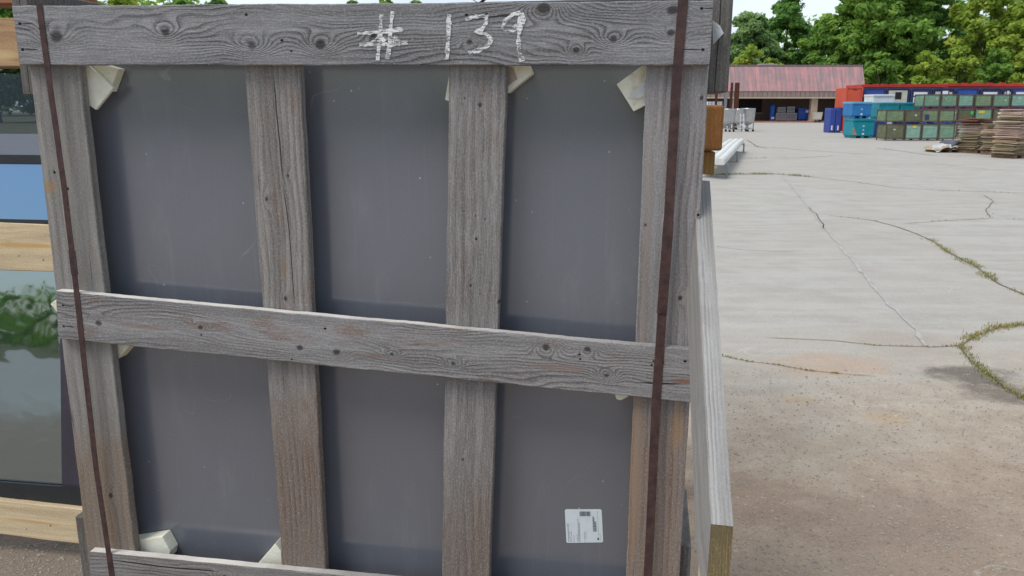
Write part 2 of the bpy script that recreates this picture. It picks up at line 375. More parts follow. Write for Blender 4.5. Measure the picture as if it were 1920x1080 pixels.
def weeds(name, label, spec):
    vs = []; fs = []; tone = []
    for (nm, a, b, cnt, spread, hgt, dry) in spec:
        path = CRACK_PTS[nm]; seg = path[int(a * (len(path) - 1)): int(b * (len(path) - 1)) + 1]
        for _ in range(cnt):
            p = random.choice(seg)
            cl = mnoise.noise(p * 3.0) * .5 + .5
            cl = max(0, cl + .35 * mnoise.noise(p * 11.0))
            if random.random() > cl * 1.6 - .30: continue
            sw = spread * (.2 + 1.15 * cl)
            q = p + Vector((random.gauss(0, sw), random.gauss(0, sw), .003)); q.x += mnoise.noise(p * 9) * .01
            h = hgt * .72 * random.uniform(.4, 1.2) * (.5 + cl); ang = random.uniform(0, 6.28); lean = random.uniform(.2, 1.1)
            d = Vector((math.cos(ang), math.sin(ang), 0)); sd = Vector((-d.y, d.x, 0)) * random.uniform(.001, .0024) * (1 + p.y * .05)
            m = q + d * h * lean * .4 + Vector((0, 0, h * .65)); t = q + d * h * lean + Vector((0, 0, h * .85))
            i = len(vs); vs += [q - sd, q + sd, m + sd * .8, m - sd * .8, t]; fs += [(i, i + 1, i + 2, i + 3), (i + 3, i + 2, i + 4)]
            tn = min(1, max(0, random.gauss(dry + .1 + .35 * mnoise.noise(p * 5 + Vector((3, 3, 3))), .25))); tone += [tn] * 5
    me = bpy.data.meshes.new(name); me.from_pydata([tuple(v) for v in vs], [], fs); me.materials.append(M_BLADE)
    at = me.attributes.new('tone', 'FLOAT', 'POINT'); at.data.foreach_set('value', np.array(tone, dtype=np.float32))
    o = bpy.data.objects.new(name, me); COL.objects.link(o)
    props(o, label, 'weeds', None, 'stuff')
weeds('crack_weeds', 'green and yellow weeds growing along the cracks of the pavement', [
    ('far kerb', 0, .34, 1300, .05, .06, .25), ('far kerb', .4, 1, 250, .02, .025, .8), ('wide', .0, .4, 160, .008, .018, .75), ('wide', .42, 1, 2100, .034, .030, .5), ('mid', 0, 1, 200, .012, .022, .65),
    ('fork', .25, .75, 420, .008, .016, .65), ('fork', .62, 1, 1700, .034, .030, .55), ('fork leg', 0, 1, 1500, .024, .024, .5), ('near', 0, .8, 700, .008, .016, .5),
    ('side', 0, 1, 160, .05, .020, .65), ('left', 0, 1, 120, .006, .010, .75), ('back one', 0, 1, 220, .05, .04, .65), ('back two', 0, 1, 260, .08, .045, .65), ('back three', 0, 1, 200, .06, .04, .6), ('back five', 0, 1, 90, .06, .04, .6), ('slot', 0, 1, 30, .01, .012, .8)])

# loose grit on the near slab, real little stones
M_STONE = plain('loose stone', (.36, .32, .27), .9, .4, 30, (.1, .09, .08), .4)
mb = MB()
for _ in range(5200):
    p = G(random.uniform(1290, 1935), random.uniform(690, 1110)) if random.random() < .9 else G(random.uniform(-60, 200), random.uniform(1018, 1100))
    r = random.choice((.0015, .002, .002, .003, .004, .006)) * random.uniform(.7, 1.2)
    ax = [r * random.uniform(.7, 1.4) for _ in range(2)]; a = random.uniform(0, 3)
    c, s = math.cos(a), math.sin(a)
    pts = [(ax[0], 0, 0), (0, ax[1], 0), (-ax[0], 0, 0), (0, -ax[1], 0), (0, 0, r * .9)]
    mb.add([(p.x + q[0] * c - q[1] * s, p.y + q[0] * s + q[1] * c, .001 + q[2]) for q in pts], [(0, 1, 4), (1, 2, 4), (2, 3, 4), (3, 0, 4)])
props(mb.build('loose_grit', M_STONE, fix=False), 'pale grit and chips scattered over the near pavement', 'grit', None, 'stuff')

# ------------------------------------------------------------------ trees
def leaf_mat(name, a, b, dark):
    n = N(name); f = n.attr('tone', 'Fac')
    col = n.mix(n.ramp(f, 0, .55), dark, a); col = n.mix(n.ramp(f, .5, 1), col, b)
    d = n.t.nodes.new('ShaderNodeBsdfTranslucent'); n.setin(d.inputs[0], col)
    ms = n.t.nodes.new('ShaderNodeMixShader'); ms.inputs[0].default_value = .5
    n.base(col, .65, .2); n.link(n.p.outputs[0], ms.inputs[1]); n.link(d.outputs[0], ms.inputs[2]); n.link(ms.outputs[0], n.o.inputs['Surface'])
    return n.m
M_LEAF = {
 'mid':   leaf_mat('leaves mid green', (0.230, 0.408, 0.075), (0.380, 0.552, 0.115), (0.138, 0.252, 0.057)),
 'dark':  leaf_mat('leaves deep green', (0.178, 0.360, 0.086), (0.299, 0.480, 0.109), (0.109, 0.228, 0.063)),
 'light': leaf_mat('leaves yellow green', (0.345, 0.468, 0.069), (0.506, 0.588, 0.115), (0.196, 0.300, 0.052)),
 'grey':  leaf_mat('leaves grey green', (0.265, 0.408, 0.149), (0.380, 0.516, 0.207), (0.161, 0.276, 0.103)),
}
M_BARK = plain('bark', (.11, .095, .08), .95, .4, 6, (.03, .027, .024), .6)
def leaf_cloud(clumps, per, leaf, rng, droop=0.0):
    """clumps: array of (x,y,z,r); returns quads with a tone per leaf"""
    n = len(clumps) * per
    c = np.repeat(clumps, per, axis=0); d = rng.normal(size=(n, 3)); d /= np.linalg.norm(d, axis=1)[:, None]
    rr = rng.random(n) ** .45
    p = c[:, :3] + d * (c[:, 3] * rr)[:, None] * np.array([1.1, 1.1, .72])
    p[:, 2] -= droop * rng.random(n) * c[:, 3]
    nrm = d * .7 + rng.normal(size=(n, 3)) * .6 + np.array([0, 0, .5]); nrm /= np.linalg.norm(nrm, axis=1)[:, None]
    t = np.cross(nrm, rng.normal(size=(n, 3))); t /= np.linalg.norm(t, axis=1)[:, None]; b = np.cross(nrm, t)
    sz = leaf * rng.uniform(.55, 1.25, n)
    t *= sz[:, None]; b *= (sz * .6)[:, None]
    v = np.stack([p - t, p + b * .9 - t * .1, p + t, p - b * .9 + t * .1], axis=1).reshape(-1, 3)
    ct = np.repeat(rng.normal(.5, .2, len(clumps)), per)
    tone = np.repeat(np.clip(ct + rng.normal(0, .16, n), 0, 1), 4)
    return v, tone
def quads_obj(name, v, tone, mat, parent=None):
    me = bpy.data.meshes.new(name); n = len(v) // 4
    me.vertices.add(len(v)); me.vertices.foreach_set('co', v.astype(np.float32).ravel())
    me.loops.add(4 * n); me.loops.foreach_set('vertex_index', np.arange(4 * n, dtype=np.int32))
    me.polygons.add(n); me.polygons.foreach_set('loop_start', np.arange(0, 4 * n, 4, dtype=np.int32))
    me.update(calc_edges=True); me.validate()
    at = me.attributes.new('tone', 'FLOAT', 'POINT'); at.data.foreach_set('value', tone.astype(np.float32))
    me.materials.append(mat)
    o = bpy.data.objects.new(name, me); COL.objects.link(o)
    if parent is not None: o.parent = parent
    return o
def tree(label, x, y, h, half, kind, seed, base=.22, leaf=.31, nclump=180, per=135, group='trees behind the yard', cat='tree', name='broadleaf_tree', pw=1.0, trunk_r=None, droop=0.0):
    rng = np.random.default_rng(seed)
    root = empty(name, (x, y, 0), 0, label, cat, group)
    zc0 = h * base; hh = h - zc0
    # lobes: a few big masses make the uneven outline, clumps fill them
    lobes = []
    nl = 9
    for i in range(nl):
        f = (i + .5) / nl; a = i * 2.4 + rng.random()
        rad = half * (math.sin(math.pi * min(1, (f * .82 + .14))) ** .7) * .62 * pw
        lobes.append((rad * math.cos(a), rad * math.sin(a), zc0 + hh * (.10 + .80 * f), half * rng.uniform(.36, .56) * (1.15 - .5 * f)))
    lobes.append((rng.normal() * half * .1, 0, h - half * .25, half * .3))
    cl = []
    for k in range(nclump):
        lx, ly, lz, lr = lobes[rng.integers(len(lobes))]
        d = rng.normal(size=3); d /= np.linalg.norm(d); d[2] = d[2] * .9 + .08
        q = np.array([lx, ly, lz]) + d * lr * rng.uniform(.55, 1.08)
        if rng.random() < .34:                       # filling between the lobes
            f = rng.random(); a = rng.uniform(0, 6.283); rad = half * .8 * math.sqrt(rng.random()) * math.sin(math.pi * min(1, f * .8 + .16)) ** .7
            q = np.array([rad * math.cos(a), rad * math.sin(a), zc0 + hh * f * .9])
        cl.append((q[0], q[1], min(q[2], h - .2), half * rng.uniform(.08, .22)))
    v, tone = leaf_cloud(np.array(cl), per, leaf, rng, droop)
    quads_obj('crown', v, tone, M_LEAF[kind], root)
    m = MB(); tr = trunk_r or h * .017
    pts = [Vector((0, 0, -.1)), Vector((rng.normal() * .15, rng.normal() * .15, zc0 * .6)), Vector((rng.normal() * .3, rng.normal() * .3, zc0 + hh * .3)), Vector((rng.normal() * .5, rng.normal() * .4, zc0 + hh * .7))]
    for a, b, r0, r1 in zip(pts, pts[1:], (tr * 1.25, tr, tr * .7), (tr, tr * .7, tr * .3)): m.tube(a, b, r0, r1, 9)
    for i in range(8):
        lx, ly, lz, lr = lobes[i]; f = (lz - zc0) / hh; st = pts[1].lerp(pts[2], min(1, max(0, f * 1.2)))
        m.tube(st, (lx * .9, ly * .9, lz), tr * .4, tr * .1, 6)
    m.build('trunk', M_BARK, root, smooth=True)
    return root
def tree_px(label, px, top, halfpx, Y, kind, seed, **k):
    p = AT(px, top, Y); s = Y / F
    return tree(label, p.x, Y, p.z, halfpx * s, kind, seed, **k)
B = 'trees behind the yard'
tree_px('rounded grey green tree rising directly above the left part of the faded red roof', 1410, 26, 62, 108, 'grey', 1, base=.15)
tree_px('tall deep green tree whose top pokes highest above the middle of the red roof', 1478, -14, 62, 112, 'dark', 2, base=.15, nclump=210)
tree_px('lower mid green tree filling the dip between the two tall trees over the roof', 1548, 30, 50, 104, 'mid', 3, base=.12)
tree_px('broad mid green tree above the right end of the red roof', 1608, -24, 66, 100, 'mid', 4, base=.14, nclump=230)
tree_px('very tall mid green tree with bare twin trunks showing behind the containers', 1690, -120, 82, 92, 'mid', 5, base=.20, nclump=300, per=110, trunk_r=.32)
tree_px('tall deep green tree with a bare trunk right of the twin trunks', 1745, -70, 62, 96, 'dark', 6, base=.2, nclump=230, trunk_r=.3)
tree_px('loose yellow green tree with sky showing through its edge at the right', 1862, -60, 70, 88, 'light', 7, base=.16, nclump=150, per=90, droop=.9)
tree_px('yellow green tree cut by the right edge of the picture', 1950, -40, 72, 84, 'light', 8, base=.12, nclump=230, droop=.6)
tree_px('short mid green tree half hidden between the tall tree and the yellow green ones', 1806, 44, 46, 102, 'mid', 9, base=.08)
for i, (px, top, hp, Y, kd, lb) in enumerate([(1405, 84, 44, 96, 'light', 'bright yellow green bush just behind the left end of the red roof'), (1450, 104, 30, 97, 'light', 'small bright bush behind the rooftop vent'),
        (1560, 92, 46, 98, 'mid', 'mid green bush behind the right half of the red roof'), (1655, 100, 44, 86, 'mid', 'mid green bush beside the right end of the red roof'), (1740, 96, 44, 82, 'light', 'yellow green bush behind the middle of the red containers'),
        (1800, 84, 42, 82, 'light', 'taller yellow green bush behind the right containers'), (1870, 92, 44, 80, 'mid', 'mid green bush behind the containers near the right edge'), (1935, 88, 44, 79, 'light', 'yellow green bush at the right edge above the containers')]):
    tree_px(lb, px, top, hp, Y, kd, 40 + i, base=.04, nclump=80, per=90, leaf=.24, group='bushes along the back of the yard', cat='bush', name='leafy_bush')
for i, (px, top, hp, Y, kd, lb) in enumerate([(-40, -60, 80, 78, 'dark', 'deep green tree at the far left edge, seen past the crate corner'), (40, -24, 74, 82, 'mid', 'mid green tree behind the left corner of the crate'), (140, -14, 70, 80, 'mid', 'mid green tree showing over the left steel strap'),
        (235, -12, 70, 82, 'light', 'yellow green tree showing over the top rail, left of its chalk mark'), (325, -8, 62, 84, 'mid', 'mid green tree over the top rail, third from the left corner'), (412, 0, 46, 86, 'dark', 'small deep green tree ending the row over the left of the top rail'),
        (668, 2, 30, 120, 'grey', 'far grey green treetop over the hash sign'), (720, -1, 28, 124, 'mid', 'far green treetop between the hash sign and the digit one'), (780, 1, 26, 122, 'grey', 'far grey green treetop over the digit one')]):
    tree_px(lb, px, top, hp, Y, kd, 60 + i, base=.08, nclump=110, per=80, leaf=.3)
# the wood beyond, one mass
rng = np.random.default_rng(99); cl = []
for k in range(3200):
    x = rng.uniform(-190, 190); y = rng.uniform(128, 150); hmax = (16.5 if x > 60 else 14.5 if x > 32 else 20 if x < -52 else 9) + 2.0 * math.sin(x * .11) + 1.5 * math.sin(x * .31)
    cl.append((x, y, rng.uniform(.5, hmax), rng.uniform(1.2, 2.4)))
v, tone = leaf_cloud(np.array(cl), 36, .55, rng); o = quads_obj('far_wood', v, tone, M_LEAF['mid']); props(o, 'far off wood closing the view behind the yard', 'wood', None, 'stuff')
cl = []
for k in range(420):
    x = rng.uniform(-120, 60); cl.append((x, rng.uniform(-95, -80), rng.uniform(.4, 8 + 2 * math.sin(x * .2)), rng.uniform(1.2, 2.4)))
v, tone = leaf_cloud(np.array(cl), 36, .55, rng); o = quads_obj('far_wood', v, tone, M_LEAF['mid']); props(o, 'line of trees across the road, seen mirrored in the glass sheet', 'wood', None, 'stuff')

# ------------------------------------------------------------------ building at the back of the yard
def ext(px0, px1, yt, yb, Y):
    a = AT(px0, yt, Y); b = AT(px1, yb, Y)
    return AT(px0, (yt + yb) / 2, Y).x, AT(px1, (yt + yb) / 2, Y).x, max(0.0, b.z), a.z
def roof_mat():
    n = N('faded red standing seam roof'); x, y, z = n.sep(n.coord())[0:3]
    v = n.comb(n.m2('MULTIPLY', x, 3.0), n.m2('MULTIPLY', y, .2), n.m2('MULTIPLY', z, .35))
    f = n.noise(v, 1.0, 5, .65); f2 = n.noise(n.comb(n.m2('MULTIPLY', x, .4), y, z), 1.0, 3)
    col = n.mix(n.ramp(n.m2('ADD', f, n.m2('MULTIPLY', n.m2('SUBTRACT', f2, .5), .5)), .38, .66), (.30, .215, .215), (.53, .25, .245))
    col = n.mix(n.ramp(n.noise(v, 2.6, 4, .7), .52, .7, 0, .7), col, (.42, .31, .31))
    seam = n.m2('PINGPONG', n.m2('ADD', x, 0), .2)
    col = n.mix(n.ramp(seam, 0, .035, .4, 0), col, (.12, .07, .07))
    return n.base(col, .6, .3)
M_ROOF = roof_mat()
def ribbed(name, a, b, pitch):
    n = N(name); x, y, z = n.sep(n.coord())[0:3]
    col = n.mix(n.ramp(n.noise(n.comb(n.m2('MULTIPLY', x, 3), y, n.m2('MULTIPLY', z, .6)), 1.2, 4, .6), .35, .65), a, b)
    col = n.mix(n.ramp(n.m2('PINGPONG', x, pitch / 2), 0, pitch * .14, .75, 0), col, tuple(q * .35 for q in a))
    return n.base(col, .7, .25)
M_FASCIA = ribbed('brown fascia panels', (.31, .225, .20), (.25, .19, .17), .46)
def brick_mat():
    n = N('brown brick'); v = n.coord(); x, y, z = n.sep(v)[0:3]
    b = n.t.nodes.new('ShaderNodeTexBrick'); n.setin(b.inputs['Vector'], n.comb(n.m2('ADD', x, y), z, 0)); b.inputs['Scale'].default_value = 1
    b.inputs['Brick Width'].default_value = .24; b.inputs['Row Height'].default_value = .09; b.inputs['Mortar Size'].default_value = .01
    b.inputs['Color1'].default_value = (.18, .115, .085, 1); b.inputs['Color2'].default_value = (.14, .09, .065, 1); b.inputs['Mortar'].default_value = (.2, .18, .16, 1)
    return n.base(b.outputs['Color'], .9, .2)
M_BRICK = brick_mat()
M_BEIGE = plain('beige post paint', (.48, .38, .27), .7, .2, 2)
M_REDCURB = plain('red painted curb', (.50, .16, .11), .8, .3, 1.5, (.2, .12, .1), .5)
M_PALEMETAL = plain('pale metal', (.55, .56, .56), .5, .2, 2)
M_DARKWOOD = plain('dark opening', (.025, .022, .022), .8)
Yb = 81.0
bl = AT(1290, 200, Yb).x; br = AT(1623, 171, Yb).x
zs = AT(1450, 182, Yb).z; ze = AT(1450, 171, Yb).z; zr = AT(1450, 124, Yb + 1).z
root = empty('warehouse', ((bl + br) / 2, Yb, 0), 0, 'low brick warehouse with a faded red metal roof and an open porch', 'building')
hw = (br - bl) / 2
m = MB(); m.add([(-hw, 0, ze), (hw, 0, ze), (hw - .05, 1.1, zr), (-hw, 1.1, zr)], [(0, 1, 2, 3)]); m.add([(-hw, 1.1, zr), (hw - .05, 1.1, zr), (hw - .05, 16, zr), (-hw, 16, zr)], [(0, 1, 2, 3)])
m.add([(hw, 0, ze), (hw, .02, ze - .1), (hw - .05, 1.1, zr), (hw - .05, 1.1, ze - .1)], [(0, 1, 3, 2)])
rf = m.build('roof', M_ROOF, root)
m = MB(); m.box(-hw, hw - .03, 1.05, 1.25, zr - .02, zr + .13); m.build('ridge_cap', plain('roof edge', (.2, .15, .15), .5), rf)
vx = AT(1443, 124, Yb + 4).x - (bl + br) / 2
m = MB(); m.box(vx - .75, vx + .75, 4.3, 5.6, zr, zr + .32); m.box(vx - .85, vx + .85, 4.2, 5.7, zr + .32, zr + .38); m.build('roof_vent', M_PALEMETAL, rf)
m = MB(); m.box(-hw, hw, .04, .25, zs, ze - .01); m.build('fascia', M_FASCIA, root)
m = MB(); m.box(-hw, hw, .02, .28, zs - .13, zs - .004); m.build('fascia_trim', M_BEIGE, root)
m = MB(); m.box(-hw, hw, .3, 4.2, zs + .02, zs + .1); m.build('porch_ceiling', plain('porch ceiling', (.16, .12, .10), .8), root)
m = MB(); m.box(-hw, hw - .3, 4.2, 4.5, 0, zs + .018); m.box(hw - .6, hw - .3, .31, 4.19, 0, zs + .018); m.box(-hw, hw - .6, 4.52, 16, 0, ze + .4); m.build('wall', M_BRICK, root)
for (a, b) in ((1523, 1535), (1375, 1384), (1300, 1312)):
    x0 = AT(a, 200, Yb).x - (bl + br) / 2; x1 = AT(b, 200, Yb).x - (bl + br) / 2
    m = MB(); m.box(x0, x1, .3, .85, 0, zs - .01); m.box(x0 - .06, x1 + .06, .24, .9, 0, .25); m.build('porch_post', M_BEIGE, root)
x0 = AT(1385, 190, Yb + 4).x - (bl + br) / 2; x1 = AT(1430, 190, Yb + 4).x - (bl + br) / 2
m = MB(); m.box(x0, x1, 4.15, 4.19, .9, zs - .1); wdw = m.build('window', M_DARKWOOD, root)
m = MB(); m.box(x0 - .1, x1 + .1, 4.09, 4.18, .82, .89); m.build('sill', M_BEIGE, wdw)
m = MB(); m.box(-hw, hw - .2, -.35, .9, 0, .12); m.build('red_curb', M_REDCURB, root, bevel=.02)

M_BLUE = plain('blue plastic', (.018, .09, .40), .45, .2, 2, (.05, .06, .1), .35, .4)
M_BLUE2 = plain('violet blue plastic', (.04, .08, .36), .45, .2, 2, (.05, .06, .1), .35, .4)
M_SKYB = plain('sky blue plastic', (.03, .20, .48), .5, .2, 2.5, (.12, .13, .14), .4, .4)
M_LTB = plain('light blue plastic', (.10, .36, .58), .5, .2, 2.5, (.12, .13, .14), .4, .4)
M_TEAL = plain('teal plastic', (.008, .27, .34), .5, .2, 2.5, (.25, .22, .17), .45, .4)
M_WHITE = plain('white plastic', (.72, .74, .76), .5, .12, 3, (.3, .3, .3), .3, .4)
M_GREYBIN = plain('grey wire crate', (.20, .21, .205), .7, .3, 4)
M_STEEL = plain('stainless steel', (.60, .62, .65), .32, .15, 4, (.3, .28, .25), .3, .5, .85)
M_STEELD = plain('dull steel', (.32, .33, .34), .5, .2, 6, (.14, .11, .09), .4, .5, .5)
M_RUST = plain('rusty steel', (.115, .045, .03), .85, .4, 9, (.05, .028, .022), .6, .25)
M_RED = plain('red enamel', (.58, .05, .035), .5, .2, 1.5, (.2, .05, .04), .35, .4)
M_ORANGE = plain('orange red enamel', (.66, .10, .05), .5, .15, 1.5, (.3, .09, .06), .35, .4)
M_NAVY = plain('navy panel', (.03, .045, .12), .55, .3, 2)
M_CREAM = plain('cream panel', (.52, .50, .43), .6, .2, 2.5)
M_BLACK = plain('black rubber', (.015, .015, .016), .7, .3, 5)
M_YEL = plain('yellow tag', (.72, .50, .04), .6, .1, 9)
M_GRN = plain('bright green tag', (.05, .60, .12), .6, .1, 9)

# things standing under the porch
def at_base(px0, px1, yt, yb, Y):
    x0, x1, z0, z1 = ext(px0, px1, yt, yb, Y); return (x0 + x1) / 2, x1 - x0, z1
cx, wd, hz = at_base(1443, 1453, 195, 226, 82.5)
r = empty('upright_drum', (cx, 82.5, .0), 0, 'tall narrow dark blue drum standing against the porch wall', 'drum')
m = MB(); m.lathe([(wd * .45, .12), (wd * .5, .2), (wd * .5, hz * .5), (wd * .53, hz * .52), (wd * .5, hz * .54), (wd * .5, hz - .15), (wd * .3, hz)], 18); m.build('body', M_BLUE, r, True)
m = MB(); m.box(-wd * .3, wd * .3, -wd * .54, -wd * .5, .28, .5); m.build('white_tag', M_WHITE, r)
def wire_crate(px0, px1, yt, yb, Y, label, group, z0=0):
    x0, x1, za, zb = ext(px0, px1, yt, yb, Y)
    r = empty('wire_crate', ((x0 + x1) / 2, Y, za), 0, label, 'crate', group); w = (x1 - x0) / 2; h = zb - za
    m = MB(); m.box(-w * .94, w * .94, .03, .9, .1, h * .92); m.build('body', M_GREYBIN, r)
    m = MB()
    for xx in (-w, w - .05): m.box(xx, xx + .05, -.02, .03, 0, h); m.box(xx, xx + .05, .9, .95, 0, h)
    m.box(-w + .05, w - .05, -.015, .025, h - .06, h); m.box(-w + .05, w - .05, -.015, .025, .05, .11)
    for k in range(1, 8): xx = -w + 2 * w * k / 8; m.box(xx - .012, xx + .012, -.01, .02, .11, h - .06)
    for xx in (-w, w - .05): m.box(xx + .004, xx + .046, .03, .9, h - .05, h - .004)
    m.build('frame', M_STEELD, r)
wire_crate(1455, 1474, 212, 226, 82, 'grey wire crate on the porch floor next to the dark blue drum', 'grey wire crates on the porch')
wire_crate(1475, 1494, 212, 226, 82, 'grey wire crate on the porch floor next to the bright blue bin', 'grey wire crates on the porch')
wire_crate(1458, 1473, 201, 211.5, 82.1, 'small pale crate stacked on top of the left grey wire crate', 'grey wire crates on the porch')
wire_crate(1476, 1490, 200, 211.5, 82.1, 'small crate stacked on top of the right grey wire crate', 'grey wire crates on the porch')

def bin_(px0, px1, yt, yb, Y, depth, mat, label, group, lidmat=None, tags=(), stain=False):
    """insulated bulk bin: double walled tub with a proud lid, ribbed corners and runners"""
    x0, x1, z0, z1 = ext(px0, px1, yt, yb, Y)
    if z0 < .12: z0 = 0
    w = (x1 - x0) / 2; h = z1 - z0; d = depth
    r = empty('insulated_bin', ((x0 + x1) / 2, Y, z0), 0, label, 'bin', group)
    m = MB()
    prof = [(.96, .10), (1.0, .16), (1.0, h * .80), (1.02, h * .82), (1.02, h * .86)]
    rs = []
    for (f, z) in prof: rs.append([Vector((-w * f, d / 2 - d / 2 * f, z)), Vector((w * f, d / 2 - d / 2 * f, z)), Vector((w * f, d / 2 + d / 2 * f, z)), Vector((-w * f, d / 2 + d / 2 * f, z))])
    m.rings(rs); body = m.build('body', mat, r, bevel=.03, seg=2)
    m = MB(); m.box(-w * 1.03, w * 1.03, -.03, d + .03, h * .865, h); m.build('lid', lidmat or mat, r, bevel=.03, seg=2)
    for xx in (-w * .85, -w * .12, w * .6):
        m = MB(); m.box(xx, xx + w * .25, .03, d - .03, 0, .1); m.build('runner', mat, r)
    for (tx, tz, tw, th, tm) in tags:
        m = MB(); m.box(w * tx - tw / 2, w * tx + tw / 2, -.012, -.003, h * tz - th / 2, h * tz + th / 2); m.build('badge', tm, body)
    if stain:
        m = MB(); m.add([(-w * .98, -.006, .17), (-w * .55, -.006, .15), (-w * .7, -.006, h * .3), (-w * .8, -.006, h * .45), (-w * .93, -.006, h * .6), (-w * .99, -.006, h * .5)], [(0, 1, 2, 3, 4, 5)]); m.build('worn_patch', plain('worn tan patch', (.45, .30, .17), .8, .3, 8), body)
    return r
GB = 'insulated plastic bins in front of the red cabinets'
bd = [(0, .55, .05, .06, M_WHITE), (0, .25, .09, .08, M_WHITE)]
bin_(1599, 1639, 222.5, 257.5, 40, 1.15, M_TEAL, 'teal insulated bin with a worn tan corner, bottom of the left pair', GB, M_TEAL, [(0, .62, .07, .07, M_WHITE), (0, .42, .07, .05, M_WHITE), (0, .22, .1, .08, M_WHITE)], True)
bin_(1597.5, 1634, 191, 222, 40.1, 1.15, M_SKYB, 'bright blue insulated bin with a pale lid, on top of the teal one', GB, M_LTB, bd)
bin_(1641, 1662, 226, 258, 40.8, 1.1, M_BLUE, 'deep blue insulated bin squeezed between the teal bin and the green crates', GB, M_BLUE)
bin_(1648, 1686, 192, 225, 41, 1.15, M_TEAL, 'teal insulated bin stacked right of the bright blue one', GB, M_TEAL)
bin_(1688, 1724, 192, 225, 41, 1.15, M_TEAL, 'teal insulated bin on the top row next to the green crates', GB, M_TEAL)
bin_(1690, 1724, 226, 257, 41.1, 1.1, M_BLUE, 'deep blue insulated bin hidden under the teal one behind green crates', GB, M_BLUE)
bin_(1637, 1676, 177, 208, 43.2, 1.15, M_WHITE, 'pale grey insulated bin showing above the teal bins', GB, M_WHITE)
bin_(1637, 1676, 208.5, 253, 43.2, 1.1, M_WHITE, 'pale grey insulated bin behind the teal bins under the other pale one', GB, M_WHITE)
bin_(1497, 1517, 203, 226, 82.2, 1.2, M_BLUE, 'bright blue bin with a white tag on the porch', 'bins on the porch', M_BLUE, [(.6, .75, .26, .26, M_WHITE)])
# cart
cx, wd, hz = at_base(1524, 1540, 211, 226, 80.2)
r = empty('tub_cart', (cx, 79.8, 0), 0, 'small cream tub cart in front of the porch post', 'cart')
m = MB(); m.rings([[Vector((sx * wd * .5 * f, .35 + sy * .35 * f, z)) for sx, sy in ((-1, -1), (1, -1), (1, 1), (-1, 1))] for f, z in ((.8, .28), (.95, hz), (1.02, hz + .03))]); m.build('tub', M_CREAM, r, bevel=.02)
for sx in (-.6, .6):
    m = MB(); M = Matrix.Translation((sx * wd * .4, .1, .13)) @ Matrix.Rotation(R(90), 4, 'Y'); m.lathe([(.13, -.03), (.13, .03)], 12, M); m.build('wheel', M_BLACK, r)
    m = MB(); m.box(sx * wd * .4 - .02, sx * wd * .4 + .02, .05, .6, .2, .3); m.build('axle_frame', M_STEELD, r)

# tall blue totes left of the orange cabinets
for (a, b, lb) in ((1556, 1566.5, 'tall violet blue plastic tote, the outer one left of the red cabinets'), (1567.5, 1578, 'tall violet blue plastic tote touching the red cabinets')):
    x0, x1, z0, z1 = ext(a, b, 203, 246, 48.5); w = (x1 - x0) / 2
    r = empty('tall_tote', ((x0 + x1) / 2, 48.5, 0), 0, lb, 'tote', 'tall blue totes beside the red cabinets')
    m = MB(); m.rings([[Vector((sx * w * f, .45 + sy * .45 * f, z)) for sx, sy in ((-1, -1), (1, -1), (1, 1), (-1, 1))] for f, z in ((.9, 0), (1, .1), (1, z1 - .12), (.97, z1))]); m.build('body', M_BLUE2, r, bevel=.02)
    m = MB(); m.box(-w * .35, w * .15, -.015, -.004, .15, .42); m.build('white_sticker', M_WHITE, r)

# stacked cabinets: two high, seen end on
GC = 'two high row of enamelled cabinets'
def cabinet(px0, px1, yt, yb, Y, mat, pm, label, style=0, depth=1.6):
    x0, x1, z0, z1 = ext(px0, px1, yt, yb, Y); w = (x1 - x0) / 2; h = z1 - z0
    r = empty('storage_cabinet', ((x0 + x1) / 2, Y, z0), 0, label, 'cabinet', GC)
    m = MB(); m.box(-w * .98, w * .98, .05, depth, .03, h - .04); m.build('shell', mat, r, bevel=.02)
    m = MB()
    for xx in (-w, w - .07): m.box(xx, xx + .07, 0, .08, 0, h)
    m.box(-w + .07, w - .07, .003, .08, h - .08, h); m.box(-w + .07, w - .07, .003, .08, 0, .08); m.build('frame', M_NAVY if style != 3 else mat, r)
    fp = MB(); fp.box(-w * .82, w * .82, .02, .049, h * .12, h * .88); dp = fp.build('door', pm, r, bevel=.01)
    if style == 1:
        m = MB(); m.box(-w * .25, w * .3, .006, .018, h * .45, h * .8); m.build('window', M_BLACK, dp)
    if style == 2:
        m = MB(); m.box(-w * .7, w * .6, .004, .018, h * .62, h * .8); m.build('white_panel', M_WHITE, dp)
        m = MB(); m.box(-w * .7, -w * .2, .004, .018, h * .3, h * .56); m.build('white_panel', M_WHITE, dp)
    if style == 3:
        m = MB(); m.box(-w * .2, w * .3, .004, .018, h * .86, h * .88); m.build('handle', M_BLACK, dp)
    if style == 4:
        m = MB(); m.box(-w * .75, -w * .3, .004, .018, h * .5, h * .82); m.build('louvre', M_CREAM, dp)
        m = MB(); m.box(-w * .1, w * .4, .004, .018, h * .55, h * .86); m.build('white_panel', M_WHITE, dp)
        m = MB(); m.box(w * .5, w * .78, .004, .018, h * .4, h * .8); m.build('louvre', M_CREAM, dp)
    return r
cabinet(1586, 1617, 163, 203.5, 48, M_ORANGE, M_ORANGE, 'orange red cabinet at the left end, stacked on the red one', 3)
cabinet(1586, 1617, 204, 248, 48, M_RED, M_RED, 'red cabinet at the left end standing on the ground', 3)
